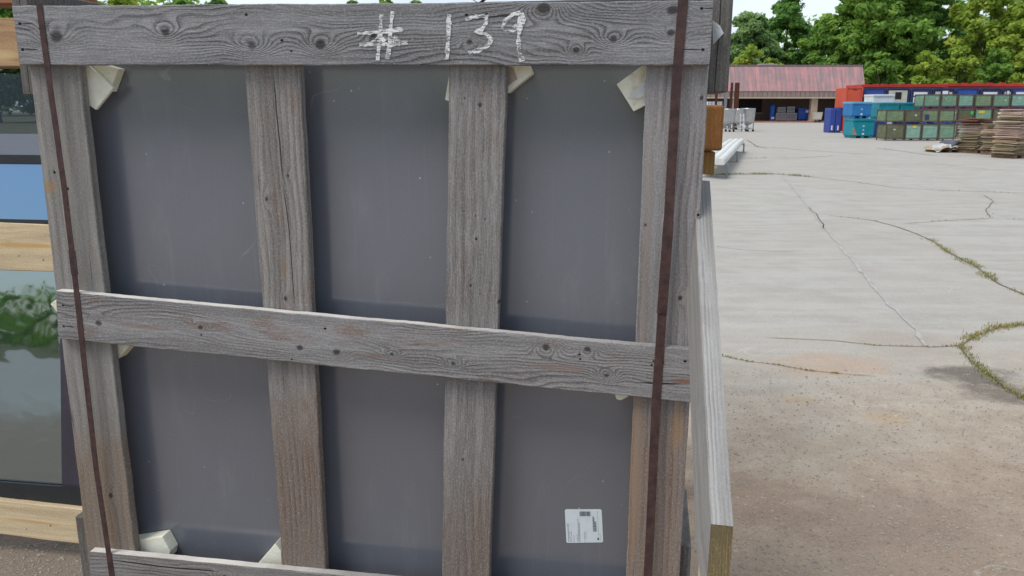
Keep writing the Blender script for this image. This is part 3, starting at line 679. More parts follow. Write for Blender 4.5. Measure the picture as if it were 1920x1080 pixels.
cols = [(1619, 1660, M_BLUE2, 0, 'blue cabinet behind the bright blue bin, top row'), (1662, 1705, M_CREAM, 1, 'cream fronted cabinet with a dark window, top row'), (1707, 1746, M_NAVY, 2, 'navy cabinet with two white panels, top row beside the cream one'),
        (1748, 1789, M_NAVY, 4, 'navy cabinet with pale louvres over the green crates'), (1792, 1834, M_BLUE, 0, 'plain bright blue cabinet above the green crates'), (1837, 1877, M_NAVY, 2, 'navy cabinet with white panels right of the bright blue one'),
        (1880, 1896, M_NAVY, 4, 'narrow navy cabinet with pale louvres near the right edge'), (1898, 1940, M_BLUE2, 2, 'blue cabinet with white panels cut by the right edge')]
for (a, b, mt, st, lb) in cols:
    cabinet(a, b, 165, 203.5, 48.2, M_BLUE2 if mt in (M_BLUE, M_BLUE2) else M_NAVY, mt, lb, st)
    cabinet(a, b, 204, 248, 48.2, M_BLUE2, M_BLUE2, lb.replace(', top row', '') + ', the hidden one underneath', 0)
# red containers behind
for i, (a, b, lb) in enumerate(((1612, 1768, 'long red container whose roof edge shows above the blue and cream cabinets'), (1770, 1985, 'long red container whose roof edge shows above the right hand cabinets'))):
    x0, x1, z0, z1 = ext(a, b, 158.5 - i * 2, 245, 51.5); w = (x1 - x0) / 2
    r = empty('steel_container', ((x0 + x1) / 2, 51.5, 0), 0, lb, 'container', 'red containers behind the cabinets')
    m = MB(); prof = []
    nx = int(w * 2 / .14)
    m.box(-w + .06, w - .06, .08, 2.3, .15, z1 - .1); m.build('body', M_RED, r)
    m = MB()
    for k in range(nx): xx = -w + .1 + k * .14; m.box(xx, xx + .07, .045, .078, .2, z1 - .2)
    m.build('corrugation', M_RED, r)
    m = MB(); m.box(-w, w, 0, .1, z1 - .16, z1); m.box(-w, w, 0, .1, .02, .15); m.box(-w, -w + .1, .003, .1, .15, z1 - .16); m.box(w - .1, w, .003, .1, .15, z1 - .16); m.box(-w, w, 2.3, 2.4, z1 - .16, z1); m.box(-w + .01, -w + .09, .1, 2.3, z1 - .15, z1 - .004); m.box(w - .09, w - .01, .1, 2.3, z1 - .15, z1 - .004); m.box(-w, -w + .1, .1, .2, .02, .15)
    for k in range(9): xx = -w + .2 + (2 * w - .8) * k / 8; m.box(xx, xx + .3, .01, .2, z1, z1 + random.uniform(.02, .07))
    m.build('frame', M_RED, r)

# green steel crates
M_CR = {
 'green': plain('green crate paint', (.25, .41, .275), .6, .25, 4, (.14, .095, .055), .5),
 'pale': plain('pale green crate paint', (.30, .50, .385), .6, .25, 4, (.14, .10, .06), .45),
 'olive': plain('olive crate paint', (.19, .20, .11), .65, .3, 4, (.09, .06, .035), .6),
 'moss': plain('mossy crate paint', (.25, .335, .19), .65, .3, 4, (.11, .08, .045), .55)}
M_CRF = plain('rusty crate frame', (.13, .10, .08), .85, .4, 7, (.05, .035, .025), .5)
GG = 'green steel crates stacked in rows'
M_PAPER = plain('paper scrap', (.66, .66, .62), .8, .15, 9)
def steel_crate(px0, px1, yt, yb, Y, kind, label, tag=None):
    x0, x1, z0, z1 = ext(px0, px1, yt, yb, Y)
    if z0 < .15: z0 = 0
    w = (x1 - x0) / 2; h = z1 - z0; d = .95
    r = empty('steel_crate', ((x0 + x1) / 2, Y, z0), R(random.uniform(-.6, .6)), label, 'crate', GG)
    m = MB(); m.box(-w + .03, w - .03, .03, d - .03, .11, h - .03); b = m.build('body', M_CR[kind], r)
    m = MB()
    for k in range(5):
        z = .16 + (h - .26) * k / 5
        m.box(-w + .07, w - .07, .012, .027, z, z + (h - .26) / 9); m.box(-w + .012, -w + .027, .07, d - .07, z, z + (h - .26) / 9)
    m.build('swage', M_CR[kind], b)
    m = MB()
    for xx in (-w, w - .045):
        for yy in (0, d - .045): m.box(xx, xx + .045, yy, yy + .045, 0, h)
    m.box(-w + .045, w - .045, .004, .04, h - .05, h - .004); m.box(-w + .045, w - .045, .004, .04, .07, .115)
    m.box(-w + .004, -w + .04, .045, d - .045, h - .05, h - .004); m.box(-w + .004, -w + .04, .045, d - .045, .07, .115)
    m.box(w - .04, w - .004, .045, d - .045, h - .05, h - .004); m.box(w - .04, w - .004, .045, d - .045, .07, .115)
    m.build('frame', M_CRF, r)
    if tag:
        tx, tz, tw, th, tm = tag; m = MB(); m.box(w * tx - tw / 2, w * tx + tw / 2, 0, .010, h * tz - th / 2, h * tz + th / 2); m.build('tag', tm, r)
    elif random.random() < .6:
        m = MB(); tx = random.uniform(-.5, .5) * w; tz = random.uniform(.5, .75) * h; m.box(tx, tx + random.uniform(.05, .12), 0, .010, tz, tz + random.uniform(.03, .07)); m.build('paper_scrap', M_PAPER, r)
YA = 37.2
A_cols = [(1661, 1696), (1697.5, 1727.5), (1728.5, 1759.5), (1760.5, 1790.5)]
Amid = [('moss', None), ('olive', None), ('moss', (-.35, .45, .2, .24, M_NAVY)), ('moss', None)]
Abot = [('olive', None), ('pale', (.1, .83, .16, .1, M_YEL)), ('pale', None), ('green', None)]
nth = ['next to the deep blue bin', 'second from the deep blue bin', 'third from the deep blue bin', 'at the right end of the front block']
for i, (a, b) in enumerate(A_cols):
    steel_crate(a, b, 205.5, 231.5, YA, Amid[i][0], f'{"olive brown" if Amid[i][0]=="olive" else "mossy"} crate{" with navy patch" if i==2 else ""}, upper front tier, {nth[i]}', Amid[i][1])
    steel_crate(a, b, 232.5, 261.5, YA, Abot[i][0], f'{ {"olive":"olive brown","pale":"pale green","green":"green"}[Abot[i][0]] } crate{" with yellow tag" if i==1 else ""}, ground front tier, {nth[i]}', Abot[i][1])
YB = 39.4
B_cols = [(1732, 1763), (1764.5, 1795), (1796.5, 1826), (1828, 1860), (1862, 1894), (1896, 1930)]
top = ['green', 'green', 'pale', 'moss', 'green', 'pale']
midk = ['green', 'green', 'olive', 'green', 'olive', 'moss']
botk = ['green', 'green', 'pale', 'moss', 'green', 'moss']
nb = ['leftmost, behind the front block', 'second from the left', 'third from the left', 'fourth from the left', 'fifth from the left, above the cardboard', 'last one, cut by the right edge']
cn = {'green': 'green', 'pale': 'pale green', 'moss': 'mossy green', 'olive': 'olive brown'}
for i, (a, b) in enumerate(B_cols):
    steel_crate(a, b, 176.5, 203, YB, top[i], f'{cn[top[i]]} crate, top tier of back block, {nb[i]}')
    t = {2: (.72, .72, .12, .15, M_GRN), 3: (-.25, .78, .26, .13, M_YEL)}.get(i)
    steel_crate(a, b, 204, 230.5, YB, midk[i], f'{cn[midk[i]]} crate{ {2:" with bright green tag",3:" with yellow tag"}.get(i,"") }, middle tier of back block, {nb[i]}', t)
    steel_crate(a, b, 231.5, 258, YB, botk[i], f'{cn[botk[i]]} crate, ground tier of back block, {nb[i]}')

# flattened cardboard stacks on pallets
def card_mat(name, a, b):
    n = N(name); v = n.coord(); z = n.sep(v)[2]
    f = n.noise(n.comb(n.m2('MULTIPLY', n.sep(v)[0], 1.2), n.sep(v)[1], n.m2('MULTIPLY', z, 26)), 1.0, 3, .7)
    col = n.mix(n.ramp(f, .3, .7), a, b); col = n.mix(n.ramp(f, .64, .74, 0, .6), col, (.12, .08, .06))
    return n.base(col, .9, .1)
M_CARD = [card_mat('cardboard tan', (.60, .47, .34), (.38, .27, .18)), card_mat('cardboard pink', (.76, .58, .49), (.48, .34, .27)), card_mat('cardboard olive', (.46, .38, .25), (.27, .21, .135)), card_mat('cardboard brown', (.25, .12, .085), (.16, .08, .06)), card_mat('cardboard pale', (.80, .66, .55), (.55, .42, .33))]
M_PALLET = plain('pallet wood', (.22, .14, .09), .9, .4, 5, (.06, .04, .03), .5)
def pallet(root, w, d, cx=0):
    m = MB()
    for k in range(5): y = d * k / 4.6; m.box(cx - w, cx + w, y, y + d * .14, .10, .12)
    for xx in (-w, -.045, w - .09): m.box(cx + xx, cx + xx + .09, 0.01, d, .0, .098)
    m.build('pallet', M_PALLET, root)
def stack(px0, px1, yt, yb, Y, seq, label, d=.75, turn=26):
    x0, x1, z0, z1 = ext(px0, px1, yt, yb, Y); w = (x1 - x0) / 2 * .80
    r = empty('cardboard_stack', ((x0 + x1) / 2 + .16, Y, 0), R(turn), label, 'cardboard stack', 'stacks of flattened cardboard')
    pallet(r, w * .95, d); z = .125; nb_ = len(seq)
    for i, (mi, share) in enumerate(seq):
        m = MB(); hb = (z1 - .125) * share; ns = max(2, int(hb / .02)); ox = random.uniform(-.07, .07)
        for k in range(ns):
            zz = z + hb * k / ns; ww = w * random.uniform(.84, 1.04); o2 = ox + random.uniform(-.09, .09)
            m.box(o2 - ww, o2 + ww, random.uniform(-.06, .05), d + random.uniform(-.1, .05), zz, zz + hb / ns * random.uniform(.6, .97), Matrix.Rotation(R(random.uniform(-7, 7)), 4, 'Z') @ Matrix.Rotation(R(random.uniform(-2, 2)), 4, 'Y'))
        m.build('cardboard_bundle', M_CARD[mi], r); z += hb
stack(1812, 1868, 222, 287, 27.0, [(2, .36), (2, .14), (4, .12), (1, .16), (0, .06), (3, .16)], 'stack of flattened cardboard topped with a dark brown bundle')
stack(1884, 1945, 205, 296, 24.3, [(2, .22), (0, .16), (1, .3), (0, .06), (2, .06), (4, .20)], 'tallest stack of flattened pinkish cardboard at the right edge')
stack(1868, 1892, 232, 290, 25.8, [(2, .5), (0, .3), (2, .2)], 'narrow leaning cardboard pile between the two bigger stacks')
# blue scrap on that pile
p = AT(1868, 237, 26.2)
# tarp sheets pile
x0, x1, z0, z1 = ext(1752, 1816, 258, 285, 27.4); w = (x1 - x0) / 2
r = empty('sheet_pile', ((x0 + x1) / 2, 27.4, 0), 0, 'low heap of crumpled white and black sheeting on a pallet', 'sheeting')
pallet(r, w * .7, .9)
def crumple(w, d, z0, amp, seed, nx=22, ny=10, slope=0.0, cx=0.0):
    m = MB(); vs = []
    for j in range(ny + 1):
        for i in range(nx + 1):
            x = -w + 2 * w * i / nx; y = d * j / ny; e = max(abs(x) / w, 0)
            z = z0 + amp * mnoise.noise(Vector((x * 3 + seed, y * 3, seed))) + amp * .6 * abs(mnoise.noise(Vector((x * 8, y * 7, seed)))) + slope * x - (e ** 4) * z0 * .55
            if j == 0: z -= .07 + .05 * mnoise.noise(Vector((x * 6, seed, 0)))
            vs.append((cx + x + .05 * mnoise.noise(Vector((x * 5, y * 5, seed + 9))), y + .06 * mnoise.noise(Vector((x * 5, y * 5, seed + 3))) - .05, max(.02, z)))
    m.add(vs, [(j * (nx + 1) + i, j * (nx + 1) + i + 1, (j + 1) * (nx + 1) + i + 1, (j + 1) * (nx + 1) + i) for j in range(ny) for i in range(nx)])
    return m
crumple(w * .92, .9, .20, .08, 1.3).build('tan_sheet', M_CARD[2], r, True, fix=False); crumple(w * .45, .85, .38, .05, 4.1, slope=.10, cx=.22).build('dark_sheet', plain('slate sheet', (.10, .105, .13), .6, .3, 5), r, True, fix=False)
crumple(w * .92, .8, .25, .07, 7.7, slope=.10, cx=.04).build('white_sheet', plain('dull white sheeting', (.50, .51, .52), .6, .25, 4, (.2, .19, .18), .5), r, True, fix=False)

# stainless kettles on castered legs
def kettle(px0, px1, yt, yb, Y, label):
    x0, x1, z0, z1 = ext(px0, px1, yt, yb, Y); rr = (x1 - x0) / 2
    r = empty('steel_kettle', ((x0 + x1) / 2, Y, 0), random.uniform(0, 1), label, 'kettle', 'stainless kettles on castered stands')
    zb = z1 * .34
    m = MB(); m.lathe([(rr * .12, zb - .12), (rr * .55, zb - .02), (rr * .86, zb + .1), (rr * .92, zb + .2), (rr, z1 - .06), (rr * 1.03, z1 - .05), (rr * 1.03, z1), (rr * .97, z1), (rr * .95, z1 - .1), (rr * .8, z1 - .35)], 28, None, True, True); m.build('bowl', M_STEEL, r, True)
    m = MB(); m.tube((0, 0, zb - .3), (0, 0, zb - .1), .05, n=10); m.tube((0, 0, zb - .28), (0, -.22, zb - .28), .035, n=8); m.build('outlet', M_STEEL, r)
    for k in range(4):
        a = R(45 + 90 * k); cxk, cyk = rr * .84 * math.cos(a), rr * .84 * math.sin(a)
        m = MB(); m.tube((cxk, cyk, .14), (cxk, cyk, zb + .28), .026, n=8); lg = m.build('leg', M_STEELD, r)
        m = MB(); M = Matrix.Translation((cxk, cyk, .07)) @ Matrix.Rotation(R(90), 4, 'Y'); m.lathe([(.07, -.02), (.07, .02)], 12, M); m.build('caster', M_BLACK, lg)
    m = MB()
    for k in range(4):
        a = R(45 + 90 * k); b = R(135 + 90 * k); m.tube((rr * .84 * math.cos(a), rr * .84 * math.sin(a), .2), (rr * .84 * math.cos(b), rr * .84 * math.sin(b), .2), .02, n=6)
    m.build('stretcher', M_STEELD, r)
kettle(1352, 1379, 204, 246, 50.5, 'stainless kettle on legs nearest to the crate corner')
kettle(1374, 1398, 204, 240, 54.5, 'stainless kettle half hidden between the other two')
kettle(1388, 1415, 203, 245, 51, 'stainless kettle on casters with a white ladder frame before it')
x0, x1, z0, z1 = ext(1389, 1396, 213, 244, 50.2)
r = empty('hand_ladder', ((x0 + x1) / 2, 50.2, 0), 0, 'narrow white ladder frame leaning before the right kettle', 'ladder')
for sx in (x0 - x1, x1 - x0):
    m = MB(); m.tube((sx / 2, 0, 0), (sx / 2, .25, z1), .022, n=8); m.build('rail', M_WHITE, r)
for k in range(4):
    f = (k + .7) / 4.2; m = MB(); m.tube(((x0 - x1) / 2, .25 * f, z1 * f), ((x1 - x0) / 2, .25 * f, z1 * f), .016, n=6); m.build('rung', M_WHITE, r)
# upright steel posts
def hpost(px0, px1, yt, Y, mat, label):
    x0, x1, z0, z1 = ext(px0, px1, yt, 230, Y); w = (x1 - x0) / 2; q = MB(); t = w * .18
    q.box(-w, w, -w, -w + t, 0, z1); q.box(-w, w, w - t, w, 0, z1); q.box(-t / 2, t / 2, -w + t, w - t, 0, z1)
    r = empty('steel_post', ((x0 + x1) / 2, Y, 0), 0, label, 'post', 'upright posts behind the kettles')
    q.build('beam', mat, r); q = MB(); q.box(-w * 1.6, w * 1.6, -w * 1.6, w * 1.6, 0, .02); q.build('base_plate', mat, r)
hpost(1377, 1384, 155, 56, M_RUST, 'thick rusty steel post standing behind the kettles')
hpost(1368.5, 1372.5, 155, 58, M_RUST, 'thin rusty steel post left of the thick one')
hpost(1357.5, 1362, 172, 57, M_STEELD, 'grey steel post next to the rusty posts')
hpost(1340, 1344, 176, 57, M_RUST, 'short rusty steel post peeking past the crate corner')
x0, x1, z0, z1 = ext(1334, 1346, 190, 232, 60)
r = empty('insulated_tank', ((x0 + x1) / 2, 60, 0), 0, 'pale plastic tank in a cage peeking past the crate corner', 'tank')
m = MB(); m.box(-.5, .5, 0, 1, .15, z1 - .02); m.build('tank', M_WHITE, r, bevel=.06, seg=2)
m = MB()
for k in range(5): xx = -.52 + k * .255; m.box(xx, xx + .03, -.04, -.01, .0, z1)
m.box(-.52, .53, -.06, -.041, .5, .53); m.box(-.52, .53, -.06, -.041, z1 - .04, z1); m.box(-.5, .5, 0, 1, .02, .14); m.build('cage', M_STEELD, r)

# white gutters on low stands
r0 = AT(1334, 300, 17.5); r1 = AT(1378, 268, 28.0)
gx0, gx1 = r0.x, r1.x
d = Vector((gx1 - gx0, 28.0 - 17.5, 0)); ang = math.atan2(d.y, d.x) - R(90)
r = empty('gutter_bundle', (gx0, 17.5, 0), ang, 'bundle of long white plastic gutters lying on low steel stands', 'gutters')
Lg = d.length
M_GUT = plain('white gutter', (.66, .66, .62), .45, .12, 2, (.3, .27, .22), .35, .4)
for k in range(3):
    cx = -.14 + k * .17; m = MB(); rs = []
    for yy in np.linspace(-.2 * k, Lg + .1 * k, 14):
        ring = []
        for q in range(9):
            a = math.pi * q / 8; ring.append(Vector((cx + .09 * math.cos(a), yy, .36 + .085 * math.sin(a) - .01 * math.sin(yy * .6))))
        ring += [Vector((cx - .09, yy, .31)), Vector((cx + .09, yy, .31))]
        rs.append(ring)
    m.rings(rs); m.build('gutter', M_GUT, r)
for yy in (.25, Lg * .5, Lg - .5):
    m = MB(); m.box(-.26, .34, yy, yy + .05, .25, .305)
    for xx in (-.26, .29): m.box(xx, xx + .05, yy + .003, yy + .047, .015, .25)
    m.box(-.30, .38, yy - .02, yy + .07, 0, .014); m.build('stand', M_STEELD, r)

# ------------------------------------------------------------------ the crate in front
class Frame:
    def __init__(s, P0, ex, ez):
        s.P = Vector(P0); s.x = Vector(ex).normalized(); s.z = Vector(ez).normalized(); s.y = s.z.cross(s.x)
        s.rot = Matrix((s.x, s.y, s.z)).transposed()
    def hit(s, px, py, off=0.0):
        d = ray(px, py); o = Vector((0, 0, CAMZ)); n = -s.y; q = s.P + n * off
        t = (q - o).dot(n) / d.dot(n); p = o + d * t - s.P
        return Vector((p.dot(s.x), p.dot(s.y), p.dot(s.z)))
    def root(s, name, label, cat, group=None):
        o = empty(name, s.P, 0, label, cat, group); o.rotation_euler = s.rot.to_euler(); return o
K = -0.17
FR = Frame((0, 1.89, 0), (1, K, 0), (0, 0, 1))
def board_geo(fr, quad, off, thick, axis='h', n=60, ch=.0022, jit=.0010, seed=0, ends=.0015):
    """weathered plank between four corners (tl,tr,br,bl in picture order) of its front face"""
    tl, tr, br, bl = [fr.hit(x, y, off) for x, y in quad]
    if axis == 'h': A0, A1, B0, B1 = bl, br, tl, tr          # A: low edge, B: high edge, running along
    else: A0, A1, B0, B1 = bl, tl, br, tr
    m = MB(); rs = []; gs = []
    Lh = ((A0 - A1).length + (B0 - B1).length) / 2
    for i in range(n + 1):
        u = i / n
        a = A0.lerp(A1, u); b = B0.lerp(B1, u); ac = (b - a).normalized(); wdt = (b - a).length
        j1 = mnoise.noise(Vector((u * Lh * 9, seed, 0))) * jit * 1.6 + mnoise.noise(Vector((u * Lh * 55, seed, 1))) * jit
        j2 = mnoise.noise(Vector((u * Lh * 9, seed, 4))) * jit * 1.6 + mnoise.noise(Vector((u * Lh * 55, seed, 6))) * jit
        bow = math.sin(u * math.pi) * .0015 * math.sin(seed)
        a = a + ac * j1 + Vector((0, bow, 0)); b = b + ac * j2 + Vector((0, bow, 0)); w2 = wdt
        if i in (0, n): pass
        sec = [(0, 0, ch), (ch, 0, 0)]
        ks = [ch / w2] + [k / 8 for k in range(1, 8)] + [1 - ch / w2]
        ring = []; g = []
        def put(t, y):
            p = a.lerp(b, t) + Vector((0, y, 0)); ring.append(p); g.append((u * Lh, (t - .5) * w2, y))
        put(0, ch)
        for k in ks: put(k, 0)
        put(1, ch); put(1, thick - ch); put(1 - ch / w2, thick); put(ch / w2, thick); put(0, thick - ch)
        if i in (0, n):
            dirv = (A1 - A0).normalized() * (1 if i == 0 else -1)
            ring = [p + dirv * (ends * (mnoise.noise(Vector((k * 1.7, seed, i))) + .5)) for k, p in enumerate(ring)]
        rs.append(ring); gs.append(g)
    k0 = len(m.v); m.rings(rs); m.g = [q for g in gs for q in g]
    info = dict(A0=A0, A1=A1, B0=B0, B1=B1, L=Lh)
    return m, info
def bcoord(fr, info, off, px, py):
    p = fr.hit(px, py, off); m0 = (info['A0'] + info['B0']) / 2; m1 = (info['A1'] + info['B1']) / 2
    e = (m1 - m0).normalized(); c = (info['B0'] - info['A0']); c = (c - e * c.dot(e)).normalized()
    return (p - m0).dot(e), (p - m0).dot(c)
def board(fr, name, quad, off, thick, axis, parent, seed, knots=(), holes=(), cracks=(), spots=(), light=(.165, .16, .158), dark=(.04, .037, .036), **kw):
    m, info = board_geo(fr, quad, off, thick, axis, n=kw.pop('n', 70), seed=seed, jit=kw.pop('jit', .001))
    PXM = 2.0 / F
    kn = [bcoord(fr, info, off, k[0], k[1]) + (k[2] * PXM, k[3], k[4]) for k in knots]
    ho = [bcoord(fr, info, off, h[0], h[1]) + (h[2] * .72 * PXM, h[3] * PXM) for h in holes]
    sp = [bcoord(fr, info, off, q[0], q[1]) + ((q[2] * PXM, q[3] * PXM) if axis == 'h' else (q[3] * PXM, q[2] * PXM)) + (q[4], q[5]) for q in spots]
    ck = []
    for (xa, ya, xb, yb, wpx) in cracks:
        a0, c0 = bcoord(fr, info, off, xa, ya); a1, c1 = bcoord(fr, info, off, xb, yb)
        if a1 < a0: a0, c0, a1, c1 = a1, c1, a0, c0
        ck.append((a0, a1, c0, (c1 - c0) / max(1e-4, a1 - a0), wpx * PXM))
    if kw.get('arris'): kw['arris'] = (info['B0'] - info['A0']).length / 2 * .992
    mat = wood('weathered ' + name.replace('_', ' '), light, dark, knots=kn, holes=ho, cracks=ck, spots=sp, seed=seed, **kw)
    o = m.build(name, mat, parent)
    return o, info
M_BAND = None
def rust_mat():
    n = N('rusty steel band'); v = n.coord()
    f = n.noise(v, 40, 5, .7); col = n.mix(n.ramp(f, .35, .65), (.088, .048, .043), (.046, .027, .027))
    col = n.mix(n.ramp(n.noise(v, 8, 5, .7), .55, .7, 0, .55), col, (.125, .062, .045)); col = n.mix(n.ramp(n.noise(v, 160, 3), .62, .75, 0, .6), col, (.19, .10, .07))
    n.bump(f, .4, .001); return n.base(col, .7, .35, .15)
M_BAND = rust_mat()

crate = FR.root('shipping_crate', 'weathered grey slatted timber crate chalked with the number 139', 'crate')
PT = .026; GAP = .044; BT = .025
BTM = 1132
GREYL = (.370, .364, .368); GREYD = (.050, .046, .044)
top_rail, ti = board(FR, 'top_rail', [(22, 11), (1338, 1), (1331, 122), (38, 122)], BT, BT, 'h', crate, 1.3,
    knots=[(105, 68, 17, .030, 2.2), (310, 60, 11, .022, 2.4), (472, 86, 13, .026, 2.6), (600, 84, 11, .030, 2.6), (700, 66, 7, -.018, 3.2), (1020, 15, 13, -.046, 2.6), (1150, 73, 9, .028, 2.6), (1258, 62, 8, .020, 2.6), (1262, 20, 11, -.024, 2.6), (880, 78, 6, -.02, 3.2), (1080, 95, 7, .025, 2.2)],
    holes=[(38, 45, 5, 28), (42, 94, 5, 34), (462, 28, 4, 0), (528, 76, 4, 0), (875, 28, 4, 0), (913, 27, 4, 0), (732, 84, 3.5, 0), (1316, 16, 4, 30), (1318, 93, 4, -40), (838, 84, 3, 0), (545, 96, 3, 0)],
    cracks=[(1285, 60, 1336, 58, 2.2), (1285, 94, 1336, 97, 1.8), (22, 56, 74, 62, 2.0)],
    light=GREYL, dark=(.036, .034, .034), spacing=.0100, warp=.034, contrast=.74, tint=(.22, .165, .14), tint_amt=.3, fibre=.35, n=110, depth=.0009)
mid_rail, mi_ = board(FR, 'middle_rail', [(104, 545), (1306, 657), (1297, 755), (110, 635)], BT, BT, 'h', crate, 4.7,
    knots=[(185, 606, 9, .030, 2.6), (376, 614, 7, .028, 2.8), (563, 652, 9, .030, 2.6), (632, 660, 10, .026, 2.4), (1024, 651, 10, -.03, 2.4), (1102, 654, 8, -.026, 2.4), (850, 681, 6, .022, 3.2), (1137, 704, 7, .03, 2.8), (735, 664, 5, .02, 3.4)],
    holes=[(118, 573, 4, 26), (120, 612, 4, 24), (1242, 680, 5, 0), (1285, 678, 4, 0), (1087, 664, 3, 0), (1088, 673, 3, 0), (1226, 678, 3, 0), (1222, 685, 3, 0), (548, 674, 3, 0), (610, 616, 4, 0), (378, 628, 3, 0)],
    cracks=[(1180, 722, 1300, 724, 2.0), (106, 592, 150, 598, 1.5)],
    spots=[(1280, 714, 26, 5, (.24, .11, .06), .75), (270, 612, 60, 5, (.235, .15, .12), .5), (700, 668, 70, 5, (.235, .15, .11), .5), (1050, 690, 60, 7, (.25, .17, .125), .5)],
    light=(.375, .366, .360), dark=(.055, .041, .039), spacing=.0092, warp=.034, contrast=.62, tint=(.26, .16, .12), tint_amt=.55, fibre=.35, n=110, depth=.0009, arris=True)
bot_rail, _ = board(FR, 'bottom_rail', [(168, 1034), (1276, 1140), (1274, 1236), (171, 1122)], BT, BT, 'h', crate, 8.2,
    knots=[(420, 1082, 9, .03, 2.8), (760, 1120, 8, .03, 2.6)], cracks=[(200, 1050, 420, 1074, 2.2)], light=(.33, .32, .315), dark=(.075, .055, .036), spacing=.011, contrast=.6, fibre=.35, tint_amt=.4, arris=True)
brn = (.165, .118, .082)
p1, _ = board(FR, 'post', [(52, 100), (145, 100), (265, BTM), (175, BTM)], 0, PT, 'v', crate, 11.1,
    knots=[(180, 875, 6, .010, 3.0), (208, 930, 8, .012, 3.0), (102, 322, 5, .006, 3)], holes=[(128, 354, 4, 0), (103, 323, 4, 0)], spots=[(95, 350, 16, 14, (.34, .20, .08), .6), (90, 300, 34, 16, (.27, .25, .22), .45)],
    light=(.345, .327, .302), dark=(.10, .09, .08), spacing=.021, warp=.008, contrast=.35, fibre=.22, brown_from=(.62, .44), brown=(.235, .165, .112), tint_amt=.2)
p2, _ = board(FR, 'post', [(456, 100), (561, 100), (613, BTM), (534, BTM)], 0, PT, 'v', crate, 13.4,
    knots=[(500, 373, 6, .012, 3.0), (540, 330, 4, .006, 3.0), (535, 560, 6, .010, 2.6)], spots=[(512, 345, 10, 14, (.25, .18, .12), .5), (532, 500, 6, 24, (.24, .155, .09), .5)],
    cracks=[(511, 128, 530, 345, 1.6), (528, 335, 553, 590, 1.2)], light=(.345, .325, .302), dark=(.06, .04, .037), spacing=.016, warp=.01, contrast=.42, fibre=.3, brown_from=(.66, .40), brown=(.205, .148, .105), tint=(.26, .14, .09), tint_amt=.35)
p3, _ = board(FR, 'post', [(843, 100), (951, 100), (916, BTM), (828, BTM)], 0, PT, 'v', crate, 17.7,
    knots=[(900, 197, 5, .008, 2.8), (893, 448, 4, .008, 2.6), (882, 535, 5, .01, 2.4), (935, 570, 4, .01, 2.4), (868, 860, 5, .012, 3)], holes=[(872, 183, 2, 0), (892, 405, 2, 0), (910, 412, 2, 0), (870, 394, 1.8, 0), (894, 449, 2.4, 0), (900, 551, 1.8, 0)],
    light=(.335, .324, .310), dark=(.07, .046, .043), spacing=.020, warp=.012, contrast=.34, fibre=.42, brown_from=(.5, .1), brown=(.205, .16, .122), tint_amt=.2)
p4, _ = board(FR, 'post', [(1213, 100), (1331, 100), (1271, BTM), (1172, BTM)], 0, PT, 'v', crate, 21.9,
    knots=[(1316, 184, 6, .012, 2.4), (1310, 404, 3, .01, 2.6), (1210, 421, 4, .008, 2.6), (1275, 560, 6, .014, 2.6)], holes=[(1259, 201, 4, 0), (1211, 421, 3.5, 0), (1309, 405, 3.5, 0)],
    spots=[(1196, 860, 14, 190, (.30, .19, .115), .5), (1272, 800, 12, 50, (.36, .23, .12), .45), (1205, 640, 8, 400, (.30, .235, .19), .5)],
    light=(.365, .357, .352), dark=(.11, .062, .054), spacing=.015, warp=.014, contrast=.45, fibre=.22, brown_from=(.60, .46), brown=(.255, .18, .122), tint_amt=.25)
# rails running back along the sides, their sawn ends towards the viewer
M_END = wood('weathered sawn end', (.20, .188, .172), (.05, .045, .04), spacing=.012, warp=.01, contrast=.45, fibre=.4, seed=31.0, cracks=[(1.3, 1.95, -.0, .0, .0016)])
def side_rail(xa, xb, yt, yb, off, depth, name='side_rail'):
    ym = (yt + yb) / 2; a = FR.hit(xa, ym, off); b = FR.hit(xb, ym, off); t = FR.hit(xb, yt, off); u = FR.hit(xb, yb, off)
    m = MB(); z0, z1 = max(.03, u.z), t.z
    m.box(a.x, b.x, -off, -off + depth, z0, z1); xm = (a.x + b.x) / 2
    m.g = [(p[2], p[0] - xm, p[1]) for p in m.v]
    return m.build(name, M_END, crate, bevel=.003)
side_rail(1323, 1371, -34, 173, -.028, .32); side_rail(30, 62, -20, 178, -.028, .32)
side_rail(1262, 1293, 1024, 1150, -.028, .32); side_rail(148, 190, 973, 1090, -.028, .32)
# back frame so that the crate has its depth
M_PLAIN = wood('weathered back boards', (.19, .182, .172), (.05, .046, .042), spacing=.01, contrast=.5, fibre=.35, seed=41.0)
def bboard(quad, off, th, axis):
    m, _ = board_geo(FR, quad, off, th, axis, n=30, seed=51); return m
bboard([(838, 5), (1341, -7), (1341, 66), (838, 76)], -.20, .03, 'h').build('back_rail', M_PLAIN, crate)
bboard([(40, 26), (836, 20), (836, 80), (40, 84)], -.20, .03, 'h').build('back_rail', M_PLAIN, crate)
for x0, x1, x2, x3 in ((96, 150, 262, 215), (1225, 1300, 1240, 1180)):
    bboard([(x0, 90), (x1, 90), (x2, 1060), (x3, 1060)], -.20, .03, 'v').build('back_post', M_PLAIN, crate)
l = FR.hit(180, 1100, 0).x; rr_ = FR.hit(1270, 1100, 0).x
for x in (l, (l + rr_) / 2, rr_ - .09):
    m = MB(); m.box(x, x + .09, -.024, .30, 0, .032); m.build('skid', M_PLAIN, crate, bevel=.003)
